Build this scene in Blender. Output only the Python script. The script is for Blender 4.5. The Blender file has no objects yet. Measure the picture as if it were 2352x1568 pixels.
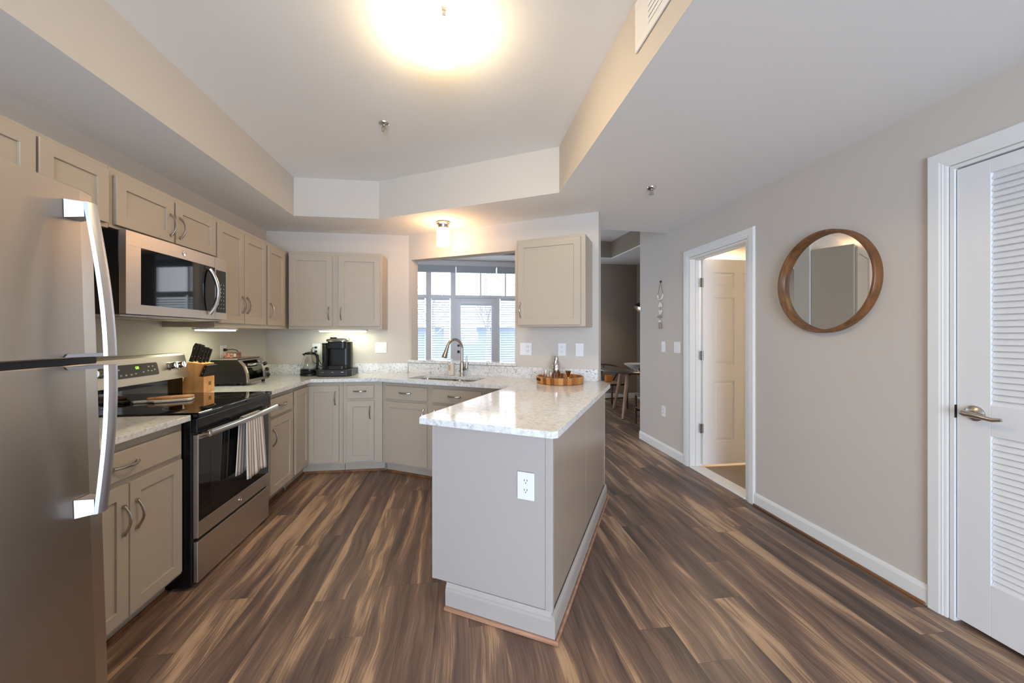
import bpy, math, random
from math import sin, cos, pi, radians
from mathutils import Vector, Matrix
from mathutils.geometry import tessellate_polygon

random.seed(7)
SC = bpy.context.scene
COL = SC.collection

# ------------------------------------------------------------------ camera
cd = bpy.data.cameras.new('camera')
cam = bpy.data.objects.new('camera', cd)
COL.objects.link(cam)
cd.sensor_fit = 'HORIZONTAL'
cd.sensor_width = 36.0
cd.lens = 36.0 * 863.0 / 2352.0
cd.shift_y = -16.6 / 2352.0
cd.clip_start = 0.05
cd.clip_end = 200
cam.location = (0, 0, 1.325)
cam.rotation_euler = (radians(90), 0, radians(-7.75))
SC.camera = cam

# ------------------------------------------------------------------ view, sky
SC.view_settings.view_transform = 'Standard'
SC.view_settings.look = 'None'
SC.view_settings.gamma = 1.0
SC.view_settings.use_curve_mapping = False
SC.view_settings.exposure = 0.32
w = bpy.data.worlds.new('sky')
SC.world = w
w.use_nodes = True
wn = w.node_tree.nodes
wn['Background'].inputs[0].default_value = (0.86, 0.92, 1.0, 1)
wn['Background'].inputs[1].default_value = 3.4

DAY = 215.0      # daylight through the glazed doors behind the camera
BATH = 60.0
FLUSH = 44.0
CYL = 28.0
UNDER = 16.0


def area(name, loc, rot, sx, sy, power, col):
    l = bpy.data.lights.new(name, 'AREA')
    l.shape = 'RECTANGLE'
    l.size, l.size_y = sx, sy
    l.energy = power
    l.color = col
    o = bpy.data.objects.new(name, l)
    o.location = loc
    o.rotation_euler = rot
    COL.objects.link(o)
    return o


# daylight entering by the big glazed opening in the wall behind the camera
area('daylight_rear', (-0.1, -3.95, 1.15), (radians(116), 0, 0), 2.2, 2.2, DAY, (0.61, 0.77, 1.0))
# added fill lamp outside an unseen side opening, brightening the far window frames
area('fill_side', (-3.60, 6.1, 1.55), (0, radians(-90), 0), 1.3, 1.8, 14, (0.80, 0.89, 1.0))
area('bathroom_lamp', (3.1, 3.75, 2.42), (0, 0, 0), 0.5, 0.3, BATH, (1.0, 0.80, 0.55))


# ------------------------------------------------------------------ materials
def lin(c):
    return tuple(((x / 255.0) / 12.92 if x / 255.0 <= 0.04045 else ((x / 255.0 + 0.055) / 1.055) ** 2.4) for x in c)


def newmat(name):
    m = bpy.data.materials.new(name)
    m.use_nodes = True
    return m, m.node_tree.nodes, m.node_tree.links, m.node_tree.nodes['Principled BSDF']


def M(name, rgb, rough=0.5, metal=0.0, bump=0.0, bscale=200.0, var=0.0, vscale=6.0, coat=0.0, trans=0.0, ior=1.45, emis=None, es=0.0, spec=None):
    m, n, l, b = newmat(name)
    c = lin(rgb)
    b.inputs['Base Color'].default_value = (*c, 1)
    b.inputs['Roughness'].default_value = rough
    b.inputs['Metallic'].default_value = metal
    b.inputs['Coat Weight'].default_value = coat
    b.inputs['Transmission Weight'].default_value = trans
    b.inputs['IOR'].default_value = ior
    if spec is not None:
        b.inputs['Specular IOR Level'].default_value = spec
    if emis:
        b.inputs['Emission Color'].default_value = (*emis, 1)
        b.inputs['Emission Strength'].default_value = es
    tc = n.new('ShaderNodeTexCoord')
    if var > 0:
        t = n.new('ShaderNodeTexNoise')
        t.inputs['Scale'].default_value = vscale
        t.inputs['Detail'].default_value = 4
        l.new(tc.outputs['Object'], t.inputs['Vector'])
        r = n.new('ShaderNodeValToRGB')
        r.color_ramp.elements[0].color = (*[x * (1 - var) for x in c], 1)
        r.color_ramp.elements[1].color = (*[min(1, x * (1 + var)) for x in c], 1)
        r.color_ramp.elements[0].position = 0.3
        r.color_ramp.elements[1].position = 0.7
        l.new(t.outputs['Fac'], r.inputs['Fac'])
        l.new(r.outputs['Color'], b.inputs['Base Color'])
    if bump > 0:
        t = n.new('ShaderNodeTexNoise')
        t.inputs['Scale'].default_value = bscale
        l.new(tc.outputs['Object'], t.inputs['Vector'])
        bp = n.new('ShaderNodeBump')
        bp.inputs['Strength'].default_value = bump
        bp.inputs['Distance'].default_value = 0.002
        l.new(t.outputs['Fac'], bp.inputs['Height'])
        l.new(bp.outputs['Normal'], b.inputs['Normal'])
    return m


def brushed(name, rgb, axis, rough=0.3):
    """brushed steel: fine streaks running along one axis"""
    m, n, l, b = newmat(name)
    b.inputs['Base Color'].default_value = (*lin(rgb), 1)
    b.inputs['Metallic'].default_value = 1.0
    tc = n.new('ShaderNodeTexCoord')
    mp = n.new('ShaderNodeMapping')
    s = [1500, 1500, 1500]
    s[axis] = 6
    mp.inputs['Scale'].default_value = s
    t = n.new('ShaderNodeTexNoise')
    t.inputs['Scale'].default_value = 1.0
    t.inputs['Detail'].default_value = 3
    l.new(tc.outputs['Object'], mp.inputs['Vector'])
    l.new(mp.outputs['Vector'], t.inputs['Vector'])
    mr = n.new('ShaderNodeMapRange')
    mr.inputs['To Min'].default_value = rough - 0.05
    mr.inputs['To Max'].default_value = rough + 0.09
    l.new(t.outputs['Fac'], mr.inputs['Value'])
    l.new(mr.outputs['Result'], b.inputs['Roughness'])
    bp = n.new('ShaderNodeBump')
    bp.inputs['Strength'].default_value = 0.012
    bp.inputs['Distance'].default_value = 0.0005
    l.new(t.outputs['Fac'], bp.inputs['Height'])
    l.new(bp.outputs['Normal'], b.inputs['Normal'])
    return m


def math_node(n, l, op, a, b=None):
    k = n.new('ShaderNodeMath')
    k.operation = op
    for i, v in enumerate((a, b)):
        if v is None:
            continue
        if isinstance(v, (int, float)):
            k.inputs[i].default_value = v
        else:
            l.new(v, k.inputs[i])
    return k.outputs[0]


def ramp(n, l, fac, stops):
    r = n.new('ShaderNodeValToRGB')
    cr = r.color_ramp
    while len(cr.elements) < len(stops):
        cr.elements.new(0.5)
    for e, (p, c) in zip(cr.elements, stops):
        e.position = p
        e.color = (*c, 1)
    l.new(fac, r.inputs['Fac'])
    return r.outputs['Color']


def floor_mat():
    m, n, l, b = newmat('walnut_plank_floor')
    W, LEN = 0.152, 1.22
    tc = n.new('ShaderNodeTexCoord')
    sp = n.new('ShaderNodeSeparateXYZ')
    l.new(tc.outputs['Object'], sp.inputs[0])
    x, y = sp.outputs['X'], sp.outputs['Y']
    xs = math_node(n, l, 'DIVIDE', math_node(n, l, 'ADD', x, 20.03), W)
    row = math_node(n, l, 'FLOOR', xs)
    wr = n.new('ShaderNodeTexWhiteNoise')
    wr.noise_dimensions = '1D'
    l.new(row, wr.inputs['W'])
    ys = math_node(n, l, 'ADD', math_node(n, l, 'DIVIDE', math_node(n, l, 'ADD', y, 20.0), LEN), math_node(n, l, 'MULTIPLY', wr.outputs['Value'], 3.7))
    colm = math_node(n, l, 'FLOOR', ys)
    cv = n.new('ShaderNodeCombineXYZ')
    l.new(row, cv.inputs[0])
    l.new(colm, cv.inputs[1])
    wp = n.new('ShaderNodeTexWhiteNoise')
    wp.noise_dimensions = '3D'
    l.new(cv.outputs[0], wp.inputs['Vector'])
    pid = wp.outputs['Value']
    # grain coordinates, offset per plank
    off = math_node(n, l, 'MULTIPLY', pid, 60.0)
    g = n.new('ShaderNodeCombineXYZ')
    wob = n.new('ShaderNodeTexNoise')
    wob.inputs['Scale'].default_value = 1.0
    wob.inputs['Detail'].default_value = 2.5
    wv = n.new('ShaderNodeCombineXYZ')
    l.new(math_node(n, l, 'MULTIPLY', x, 2.0), wv.inputs[0])
    l.new(math_node(n, l, 'MULTIPLY', y, 2.2), wv.inputs[1])
    l.new(off, wv.inputs[2])
    l.new(wv.outputs[0], wob.inputs['Vector'])
    xw = math_node(n, l, 'ADD', x, math_node(n, l, 'MULTIPLY', wob.outputs['Fac'], 0.075))
    l.new(math_node(n, l, 'MULTIPLY', xw, 11.0), g.inputs[0])
    l.new(math_node(n, l, 'MULTIPLY', y, 0.9), g.inputs[1])
    l.new(off, g.inputs[2])
    big = n.new('ShaderNodeTexNoise')
    big.inputs['Scale'].default_value = 1.0
    big.inputs['Detail'].default_value = 3
    big.inputs['Roughness'].default_value = 0.55
    big.inputs['Distortion'].default_value = 0.35
    l.new(g.outputs[0], big.inputs['Vector'])
    g2 = n.new('ShaderNodeCombineXYZ')
    l.new(math_node(n, l, 'MULTIPLY', xw, 190.0), g2.inputs[0])
    l.new(math_node(n, l, 'MULTIPLY', y, 5.0), g2.inputs[1])
    l.new(off, g2.inputs[2])
    fine = n.new('ShaderNodeTexNoise')
    fine.inputs['Scale'].default_value = 1.0
    fine.inputs['Detail'].default_value = 4
    l.new(g2.outputs[0], fine.inputs['Vector'])
    v = math_node(n, l, 'ADD', math_node(n, l, 'MULTIPLY', big.outputs['Fac'], 1.0), math_node(n, l, 'MULTIPLY', math_node(n, l, 'SUBTRACT', fine.outputs['Fac'], 0.5), 0.36))
    v = math_node(n, l, 'ADD', v, math_node(n, l, 'MULTIPLY', math_node(n, l, 'SUBTRACT', pid, 0.5), 0.17))
    base = ramp(n, l, v, [(0.26, lin((56, 44, 39))), (0.385, lin((92, 72, 63))), (0.495, lin((118, 94, 80))), (0.575, lin((144, 115, 93))), (0.62, lin((184, 150, 118))), (0.76, lin((204, 171, 138)))])
    # gray drift
    gz = n.new('ShaderNodeTexNoise')
    gz.inputs['Scale'].default_value = 2.0
    l.new(wv.outputs[0], gz.inputs['Vector'])
    mx = n.new('ShaderNodeMix')
    mx.data_type = 'RGBA'
    l.new(math_node(n, l, 'MULTIPLY', gz.outputs['Fac'], 0.34), mx.inputs['Factor'])
    l.new(base, mx.inputs[6])
    mx.inputs[7].default_value = (*lin((112, 97, 90)), 1)
    # seams
    fx = math_node(n, l, 'FRACT', xs)
    fy = math_node(n, l, 'FRACT', ys)
    ex = math_node(n, l, 'MULTIPLY', math_node(n, l, 'MINIMUM', fx, math_node(n, l, 'SUBTRACT', 1.0, fx)), W)
    ey = math_node(n, l, 'MULTIPLY', math_node(n, l, 'MINIMUM', fy, math_node(n, l, 'SUBTRACT', 1.0, fy)), LEN)
    e = math_node(n, l, 'MINIMUM', ex, ey)
    seam = math_node(n, l, 'LESS_THAN', e, 0.0011)
    mx2 = n.new('ShaderNodeMix')
    mx2.data_type = 'RGBA'
    l.new(math_node(n, l, 'MULTIPLY', seam, 0.55), mx2.inputs['Factor'])
    l.new(mx.outputs[2], mx2.inputs[6])
    mx2.inputs[7].default_value = (*lin((45, 35, 30)), 1)
    l.new(mx2.outputs[2], b.inputs['Base Color'])
    b.inputs['Roughness'].default_value = 0.42
    bp = n.new('ShaderNodeBump')
    bp.inputs['Strength'].default_value = 0.12
    bp.inputs['Distance'].default_value = 0.002
    l.new(fine.outputs['Fac'], bp.inputs['Height'])
    l.new(bp.outputs['Normal'], b.inputs['Normal'])
    return m


def granite(name, heavy):
    m, n, l, b = newmat(name)
    tc = n.new('ShaderNodeTexCoord')
    n1 = n.new('ShaderNodeTexNoise')
    n1.inputs['Scale'].default_value = 48
    n1.inputs['Detail'].default_value = 6
    n1.inputs['Roughness'].default_value = 0.65
    n1.inputs['Distortion'].default_value = 0.5
    l.new(tc.outputs['Object'], n1.inputs['Vector'])
    base = ramp(n, l, n1.outputs['Fac'], [(0.28, lin((168, 169, 170))), (0.40, lin((212, 213, 213))), (0.53, lin((232, 233, 233))), (0.72, lin((244, 245, 245)))])
    n2 = n.new('ShaderNodeTexNoise')
    n2.inputs['Scale'].default_value = 85
    n2.inputs['Detail'].default_value = 3
    l.new(tc.outputs['Object'], n2.inputs['Vector'])
    n3 = n.new('ShaderNodeTexNoise')
    n3.inputs['Scale'].default_value = 9
    l.new(tc.outputs['Object'], n3.inputs['Vector'])
    v = math_node(n, l, 'ADD', n2.outputs['Fac'], math_node(n, l, 'MULTIPLY', math_node(n, l, 'SUBTRACT', n3.outputs['Fac'], 0.5), 0.5))
    t0 = 0.645 if heavy else 0.72
    sp = ramp(n, l, v, [(t0, (0, 0, 0)), (t0 + 0.05, (1, 1, 1))])
    mx = n.new('ShaderNodeMix')
    mx.data_type = 'RGBA'
    l.new(math_node(n, l, 'MULTIPLY', sp, 0.85), mx.inputs['Factor'])
    l.new(base, mx.inputs[6])
    mx.inputs[7].default_value = (*(lin((72, 66, 64)) if heavy else lin((120, 114, 110))), 1)
    l.new(mx.outputs[2], b.inputs['Base Color'])
    b.inputs['Roughness'].default_value = 0.1
    return m


def wood(name, dark, light, axis=2, sc=14.0, rough=0.5):
    m, n, l, b = newmat(name)
    tc = n.new('ShaderNodeTexCoord')
    mp = n.new('ShaderNodeMapping')
    s = [sc, sc, sc]
    s[axis] = sc * 0.08
    mp.inputs['Scale'].default_value = s
    l.new(tc.outputs['Object'], mp.inputs['Vector'])
    t = n.new('ShaderNodeTexNoise')
    t.inputs['Scale'].default_value = 1.0
    t.inputs['Detail'].default_value = 5
    t.inputs['Distortion'].default_value = 0.7
    l.new(mp.outputs['Vector'], t.inputs['Vector'])
    c = ramp(n, l, t.outputs['Fac'], [(0.3, lin(dark)), (0.68, lin(light))])
    l.new(c, b.inputs['Base Color'])
    b.inputs['Roughness'].default_value = rough
    return m


def acacia_mat():
    """tray staves: upright blocks of varied browns around the rim"""
    m, n, l, b = newmat('acacia_staves')
    tc = n.new('ShaderNodeTexCoord')
    sp = n.new('ShaderNodeSeparateXYZ')
    l.new(tc.outputs['Object'], sp.inputs[0])
    ang = math_node(n, l, 'ARCTAN2', sp.outputs['Y'], sp.outputs['X'])
    k = math_node(n, l, 'FLOOR', math_node(n, l, 'MULTIPLY', ang, 5.6))
    wn_ = n.new('ShaderNodeTexWhiteNoise')
    wn_.noise_dimensions = '1D'
    l.new(k, wn_.inputs['W'])
    c = ramp(n, l, wn_.outputs['Value'], [(0.0, lin((128, 76, 32))), (0.5, lin((186, 120, 58))), (1.0, lin((206, 150, 82)))])
    l.new(c, b.inputs['Base Color'])
    b.inputs['Roughness'].default_value = 0.35
    return m


def towel_mat():
    m, n, l, b = newmat('striped_linen')
    uv = n.new('ShaderNodeUVMap')
    sp = n.new('ShaderNodeSeparateXYZ')
    l.new(uv.outputs[0], sp.inputs[0])
    f = math_node(n, l, 'FRACT', math_node(n, l, 'MULTIPLY', sp.outputs['X'], 7.0))
    s = math_node(n, l, 'LESS_THAN', math_node(n, l, 'ABSOLUTE', math_node(n, l, 'SUBTRACT', f, 0.5)), 0.17)
    mx = n.new('ShaderNodeMix')
    mx.data_type = 'RGBA'
    l.new(s, mx.inputs['Factor'])
    mx.inputs[6].default_value = (*lin((226, 222, 214)), 1)
    mx.inputs[7].default_value = (*lin((150, 132, 126)), 1)
    l.new(mx.outputs[2], b.inputs['Base Color'])
    b.inputs['Roughness'].default_value = 0.9
    return m


def glass(name, tint=(1, 1, 1), rough=0.0):
    m, n, l, b = newmat(name)
    b.inputs['Base Color'].default_value = (*tint, 1)
    b.inputs['Roughness'].default_value = rough
    b.inputs['Transmission Weight'].default_value = 1.0
    b.inputs['IOR'].default_value = 1.45
    return m


def pane_mat():
    m = bpy.data.materials.new('window_glass')
    m.use_nodes = True
    n, l = m.node_tree.nodes, m.node_tree.links
    n.clear()
    o = n.new('ShaderNodeOutputMaterial')
    t = n.new('ShaderNodeBsdfTransparent')
    g = n.new('ShaderNodeBsdfGlossy')
    g.inputs['Roughness'].default_value = 0.02
    mx = n.new('ShaderNodeMixShader')
    mx.inputs[0].default_value = 0.035
    l.new(t.outputs[0], mx.inputs[1])
    l.new(g.outputs[0], mx.inputs[2])
    l.new(mx.outputs[0], o.inputs[0])
    return m


def emitter(name, col, strength):
    m = bpy.data.materials.new(name)
    m.use_nodes = True
    n, l = m.node_tree.nodes, m.node_tree.links
    n.clear()
    o = n.new('ShaderNodeOutputMaterial')
    e = n.new('ShaderNodeEmission')
    e.inputs[0].default_value = (*col, 1)
    e.inputs[1].default_value = strength
    l.new(e.outputs[0], o.inputs[0])
    return m


WALL = M('wall_paint', (204, 197, 188), 0.75, bump=0.05, bscale=350)
DWALL = M('dining_wall_paint', (150, 138, 124), 0.8, bump=0.05, bscale=350)
CEIL = M('ceiling_paint', (240, 238, 235), 0.85, bump=0.05, bscale=300)
CAB = M('cabinet_paint', (182, 170, 154), 0.38, bump=0.02, bscale=120)
CABP = M('peninsula_panel_paint', (178, 171, 165), 0.3, bump=0.02, bscale=120)
TRIM = M('white_trim', (232, 232, 230), 0.4, bump=0.01, bscale=60)
DOORW = M('white_door', (230, 230, 230), 0.42, bump=0.02, bscale=150)
PLATE = M('white_plastic', (236, 236, 236), 0.35, bump=0.005, bscale=60)
SLOT = M('slot_dark', (60, 60, 62), 0.5)
FLOOR = floor_mat()
GRAN = granite('quartz_counter', False)
GRANB = granite('quartz_backsplash', True)
SHOE = wood('shoe_molding_oak', (140, 98, 74), (190, 146, 118), 0, 20)
SHOEX = wood('shoe_molding_stain', (96, 62, 38), (140, 94, 58), 1, 20)
STEELV = brushed('brushed_steel_fridge', (190, 182, 172), 1, 0.30)
STEELH = brushed('brushed_steel', (196, 188, 180), 0, 0.38)
STEELP = M('polished_steel', (206, 204, 202), 0.16, 1.0, bump=0.01, bscale=30)
HANDS = M('satin_handle_steel', (196, 198, 204), 0.40, 1.0, bump=0.01, bscale=60)
NICKEL = M('satin_nickel', (184, 178, 170), 0.28, 1.0, bump=0.01, bscale=80)
BLACK = M('black_enamel', (17, 17, 19), 0.22, bump=0.01, bscale=90)
BLKGL = M('black_glass', (7, 7, 8), 0.04, coat=0.3)
BLKPL = M('black_plastic', (24, 24, 25), 0.38, bump=0.02, bscale=140)
DGREY = M('charcoal_metal', (44, 44, 44), 0.4, bump=0.02, bscale=140)
BEECH = wood('beech_block', (212, 150, 88), (236, 182, 124), 2, 30)
BOARDW = wood('board_wood', (184, 126, 76), (214, 160, 106), 1, 24)
MARBLE = M('white_marble', (226, 222, 216), 0.3, var=0.05, vscale=18)
TRAYW = acacia_mat()
MIRW = wood('mirror_wood', (92, 56, 28), (136, 90, 50), 2, 26, 0.4)
MIRG = M('mirror_glass', (225, 228, 228), 0.01, 1.0)
GLASS = glass('clear_glass')
PANE = pane_mat()
SCREEN = M('clock_digits', (20, 60, 10), 0.4, emis=(0.35, 1.0, 0.05), es=1.6)
TOWEL = towel_mat()
HINGE = M('hinge_steel', (132, 140, 146), 0.35, 1.0, bump=0.01, bscale=60)
DWALN = wood('dark_walnut', (52, 34, 24), (84, 56, 38), 2, 20)
OAK = wood('pale_oak_leg', (150, 116, 92), (184, 148, 120), 2, 20)
TTOP = wood('smoked_oak_top', (64, 54, 46), (92, 78, 66), 0, 16, 0.3)
BLIND = M('white_blind_slat', (226, 230, 236), 0.5, bump=0.01, bscale=60)
FRAME = M('window_frame_white', (232, 232, 234), 0.45, bump=0.01, bscale=60)
SHADE = M('grey_shade', (176, 184, 190), 0.7, bump=0.1, bscale=80)
SEAT = M('paper_cord_seat', (170, 148, 124), 0.8, bump=0.2, bscale=120)
ORANGE = M('orange_cloth', (206, 120, 40), 0.8, bump=0.1, bscale=200)
BOWLM = M('white_ceramic', (228, 226, 222), 0.3, var=0.02)
TILE = M('bathroom_tile', (150, 138, 126), 0.5, var=0.08, vscale=3)
GROUND = M('outdoor_ground', (150, 160, 172), 0.9, var=0.2, vscale=1.5)
SIDING = M('house_siding', (176, 188, 204), 0.8, var=0.05, vscale=2)
BARK = M('bare_bark', (196, 194, 196), 0.9, var=0.2, vscale=8)
LAMPG = emitter('flush_bowl_glow', (1.0, 0.75, 0.42), FLUSH)
LAMPC = emitter('cylinder_glow', (1.0, 0.60, 0.31), CYL)
LAMPU = emitter('under_cabinet_glow', (0.97, 1.0, 0.72), UNDER)
CERW = M('taupe_clay', (168, 158, 148), 0.8, var=0.1, vscale=40)
CORD = M('grey_cord', (96, 92, 92), 0.8, bump=0.1, bscale=300)
PRED = M('printed_card', (150, 110, 100), 0.6, var=0.9, vscale=60)


# ------------------------------------------------------------------ mesh helper
class MB:
    def __init__(s):
        s.v, s.f = [], []

    def add(s, vs, fs, mtx=None):
        b = len(s.v)
        s.v += [(mtx @ Vector(p)) if mtx else Vector(p) for p in vs]
        s.f += [tuple(b + i for i in f) for f in fs]
        return s

    def box(s, x0, x1, y0, y1, z0, z1, mtx=None):
        vs = [(x, y, z) for z in (z0, z1) for y in (y0, y1) for x in (x0, x1)]
        return s.add(vs, [(0, 2, 3, 1), (4, 5, 7, 6), (0, 1, 5, 4), (2, 6, 7, 3), (0, 4, 6, 2), (1, 3, 7, 5)], mtx)

    def prism(s, poly, z0, z1, mtx=None, holes=()):
        """polygon (x, y) extruded z0..z1, holes allowed"""
        loops = [list(poly)] + [list(h) for h in holes]
        allp = [p for lp in loops for p in lp]
        n = len(allp)
        tris = tessellate_polygon([[Vector((p[0], p[1], 0)) for p in lp] for lp in loops])
        vs = [(p[0], p[1], z0) for p in allp] + [(p[0], p[1], z1) for p in allp]
        fs = []
        if not holes:
            ar = sum(poly[i][0] * poly[(i + 1) % n][1] - poly[(i + 1) % n][0] * poly[i][1] for i in range(n))
            up = tuple(range(n)) if ar > 0 else tuple(reversed(range(n)))
            fs.append(tuple(i + n for i in up))
            fs.append(tuple(reversed(up)))
        else:
            for t in tris:
                a, b, c = [allp[i] for i in t]
                cr = (b[0] - a[0]) * (c[1] - a[1]) - (b[1] - a[1]) * (c[0] - a[0])
                t = tuple(t) if cr > 0 else tuple(reversed(t))
                fs.append(tuple(i + n for i in t))
                fs.append(tuple(reversed(t)))
        o = 0
        for k, lp in enumerate(loops):
            m_ = len(lp)
            ar = sum(lp[i][0] * lp[(i + 1) % m_][1] - lp[(i + 1) % m_][0] * lp[i][1] for i in range(m_))
            ccw = (ar > 0) == (k == 0)
            for i in range(m_):
                a, b = o + i, o + (i + 1) % m_
                fs.append((a, b, b + n, a + n) if ccw else (b, a, a + n, b + n))
            o += m_
        return s.add(vs, fs, mtx)

    def tube(s, pts, r, n=10, mtx=None, flat=1.0, up=None):
        pts = [Vector(p) for p in pts]
        rs = r if isinstance(r, (list, tuple)) else [r] * len(pts)
        vs, fs = [], []
        prev = None
        for i, p in enumerate(pts):
            t = (pts[min(i + 1, len(pts) - 1)] - pts[max(i - 1, 0)]).normalized()
            if prev is None:
                h = Vector(up) if up else (Vector((0, 0, 1)) if abs(t.z) < 0.9 else Vector((1, 0, 0)))
            else:
                h = prev
            u = (h - t * h.dot(t)).normalized()
            prev = u
            q = t.cross(u)
            for k in range(n):
                a = 2 * pi * k / n
                vs.append(p + (u * cos(a) + q * sin(a) * flat) * rs[i])
        for i in range(len(pts) - 1):
            for k in range(n):
                a, b = i * n + k, i * n + (k + 1) % n
                fs.append((a, b, b + n, a + n))
        fs.append(tuple(reversed(range(n))))
        fs.append(tuple((len(pts) - 1) * n + k for k in range(n)))
        return s.add(vs, fs, mtx)

    def lathe(s, prof, n=24, mtx=None, cap0=True, cap1=True):
        vs, fs = [], []
        for (r, z) in prof:
            for k in range(n):
                a = 2 * pi * k / n
                vs.append((max(r, 1e-5) * cos(a), max(r, 1e-5) * sin(a), z))
        for i in range(len(prof) - 1):
            for k in range(n):
                a, b = i * n + k, i * n + (k + 1) % n
                fs.append((a, b, b + n, a + n))
        if cap0:
            fs.append(tuple(reversed(range(n))))
        if cap1:
            fs.append(tuple((len(prof) - 1) * n + k for k in range(n)))
        return s.add(vs, fs, mtx)

    def build(s, name, mat, parent=None, bevel=0.0, smooth=False, segs=2):
        me = bpy.data.meshes.new(name)
        me.from_pydata([tuple(v) for v in s.v], [], s.f)
        me.materials.append(mat)
        if smooth:
            me.polygons.foreach_set('use_smooth', [True] * len(me.polygons))
            me.set_sharp_from_angle(angle=radians(42))
        me.update()
        o = bpy.data.objects.new(name, me)
        COL.objects.link(o)
        if parent is not None:
            o.parent = parent
        if bevel > 0:
            md = o.modifiers.new('edge', 'BEVEL')
            md.width = bevel
            md.segments = segs
            md.limit_method = 'ANGLE'
            md.angle_limit = radians(40)
            md.harden_normals = False
        return o


def T(x=0, y=0, z=0):
    return Matrix.Translation((x, y, z))


def RZ(d):
    return Matrix.Rotation(radians(d), 4, 'Z')


def RX(d):
    return Matrix.Rotation(radians(d), 4, 'X')


def RY(d):
    return Matrix.Rotation(radians(d), 4, 'Y')


def tag(o, label, cat, group=None, kind=None):
    o['label'] = label
    o['category'] = cat
    if group:
        o['group'] = group
    if kind:
        o['kind'] = kind
    return o


def thing(name, label, cat, loc=(0, 0, 0), rz=0.0, group=None):
    o = bpy.data.objects.new(name, None)
    o.empty_display_size = 0.1
    o.location = loc
    o.rotation_euler = (0, 0, radians(rz))
    COL.objects.link(o)
    return tag(o, label, cat, group)


def struct(o, label, cat):
    return tag(o, label, cat, kind='structure')


def text_mesh(txt, size, mtx, name, mat, parent, ext=0.0006):
    c = bpy.data.curves.new('tmp_text', 'FONT')
    c.body = txt
    c.size = size
    c.extrude = ext
    c.align_x = 'CENTER'
    c.align_y = 'CENTER'
    to = bpy.data.objects.new('tmp_text', c)
    COL.objects.link(to)
    bpy.context.view_layer.update()
    me = bpy.data.meshes.new_from_object(to.evaluated_get(bpy.context.evaluated_depsgraph_get()))
    bpy.data.objects.remove(to)
    bpy.data.curves.remove(c)
    me.transform(mtx)
    me.materials.clear()
    me.materials.append(mat)
    me.name = name
    o = bpy.data.objects.new(name, me)
    COL.objects.link(o)
    o.parent = parent
    return o


# plan frame of the diagonal run: a along the wall (down to the right), b towards the wall
AD = Vector((cos(radians(-30)), sin(radians(-30))))
BD = Vector((sin(radians(30)), cos(radians(30))))


def AB(a, b):
    p = AD * a + BD * b
    return (p.x, p.y)


def AB3(a, b, z):
    p = AD * a + BD * b
    return (p.x, p.y, z)


XL, XR = -2.0, 2.265
YB = 4.20
HW = 3.357           # b of the diagonal wall's face
E_A = -0.548         # a of the diagonal wall's free end
YF = 7.40            # far wall of the dining side
SOF, TRAY, DCEIL = 2.395, 2.743, 2.77

# ------------------------------------------------------------------ setting
struct(MB().prism([(-3.4, -3.8), (2.385, -3.8), (2.385, 4.5), (3.75, 4.5), (3.75, 7.5), (-3.4, 7.5)], -0.1, 0.0).build('floor', FLOOR), 'dark walnut plank floor with pale streaks', 'floor')

# left wall
struct(MB().box(XL - 0.12, XL, -3.6, YB + 0.12, 0, 3.0).build('wall_left', WALL), 'greige wall behind the range and fridge', 'wall')
# back wall of kitchen and its run-on
cx, cy = AB(-2.5857, HW)
bx, by = AB(-2.62, HW + 0.12)
struct(MB().prism([(-3.4, YB), (cx, YB), (bx, YB + 0.12), (-3.4, YB + 0.12)], 0, 3.0).build('wall_back', WALL), 'greige kitchen back wall behind the coffee maker', 'wall')
# diagonal wall with pass-through
mb = MB()
A0, A1, Z0, Z1 = -2.555, -1.342, 1.02, 2.13
for (a0, a1, z0, z1) in ((-2.5857, A0, 0, 3.0), (A1, E_A, 0, 3.0), (A0, A1, 0, Z0), (A0, A1, Z1, 3.0)):
    mb.prism([AB(a0, HW), AB(a1, HW), AB(a1, HW + 0.12), AB(a0 if a0 > -2.58 else -2.62, HW + 0.12)], z0, z1)
struct(mb.build('wall_diagonal', WALL), 'diagonal kitchen wall with open pass-through over the sink', 'wall')
# right wall with two door openings
BD0, BD1, BDZ = 2.715, 3.485, 2.085     # bathroom opening
LD0, LD1, LDZ = 0.62, 1.462, 2.105      # louvered door opening
mb = MB()
for (y0, y1, z0, z1) in ((-3.6, LD0, 0, 3.0), (LD0, LD1, LDZ, 3.0), (LD1, BD0, 0, 3.0), (BD0, BD1, BDZ, 3.0), (BD1, 4.53, 0, 3.0)):
    mb.box(XR, XR + 0.12, y0, y1, z0, z1)
struct(mb.build('wall_right', WALL), 'greige right wall with mirror and two door openings', 'wall')
struct(MB().box(XR + 0.12, 3.75, 4.41, 4.53, 0, 3.0).build('wall_dining_near', WALL), 'dining side of the bathroom wall', 'wall')
struct(MB().box(3.63, 3.75, 4.53, 7.52, 0, 3.2).build('wall_dining_right', DWALL), 'taupe dining room side wall', 'wall')
mb = MB()
for (y0, y1, z0, z1) in ((-3.6, 5.2, 0, 3.2), (7.0, 7.52, 0, 3.2), (5.2, 7.0, 0, 0.9), (5.2, 7.0, 2.2, 3.2)):  # gap left between these boxes is an added opening for the fill lamp
    mb.box(-3.52, -3.4, y0, y1, z0, z1)
struct(mb.build('wall_living_left', WALL), 'living room side wall', 'wall')
# rear wall with a glazed opening behind the camera
mb = MB()
for (x0, x1, z0, z1) in ((-3.4, -1.25, 0, 3.0), (1.05, 2.385, 0, 3.0), (-1.25, 1.05, 2.39, 3.0), (-1.25, 1.05, 0, 0.12)):
    mb.box(x0, x1, -3.72, -3.6, z0, z1)
struct(mb.build('wall_rear', WALL), 'wall with the big glazed opening behind the viewer', 'wall')

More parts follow.
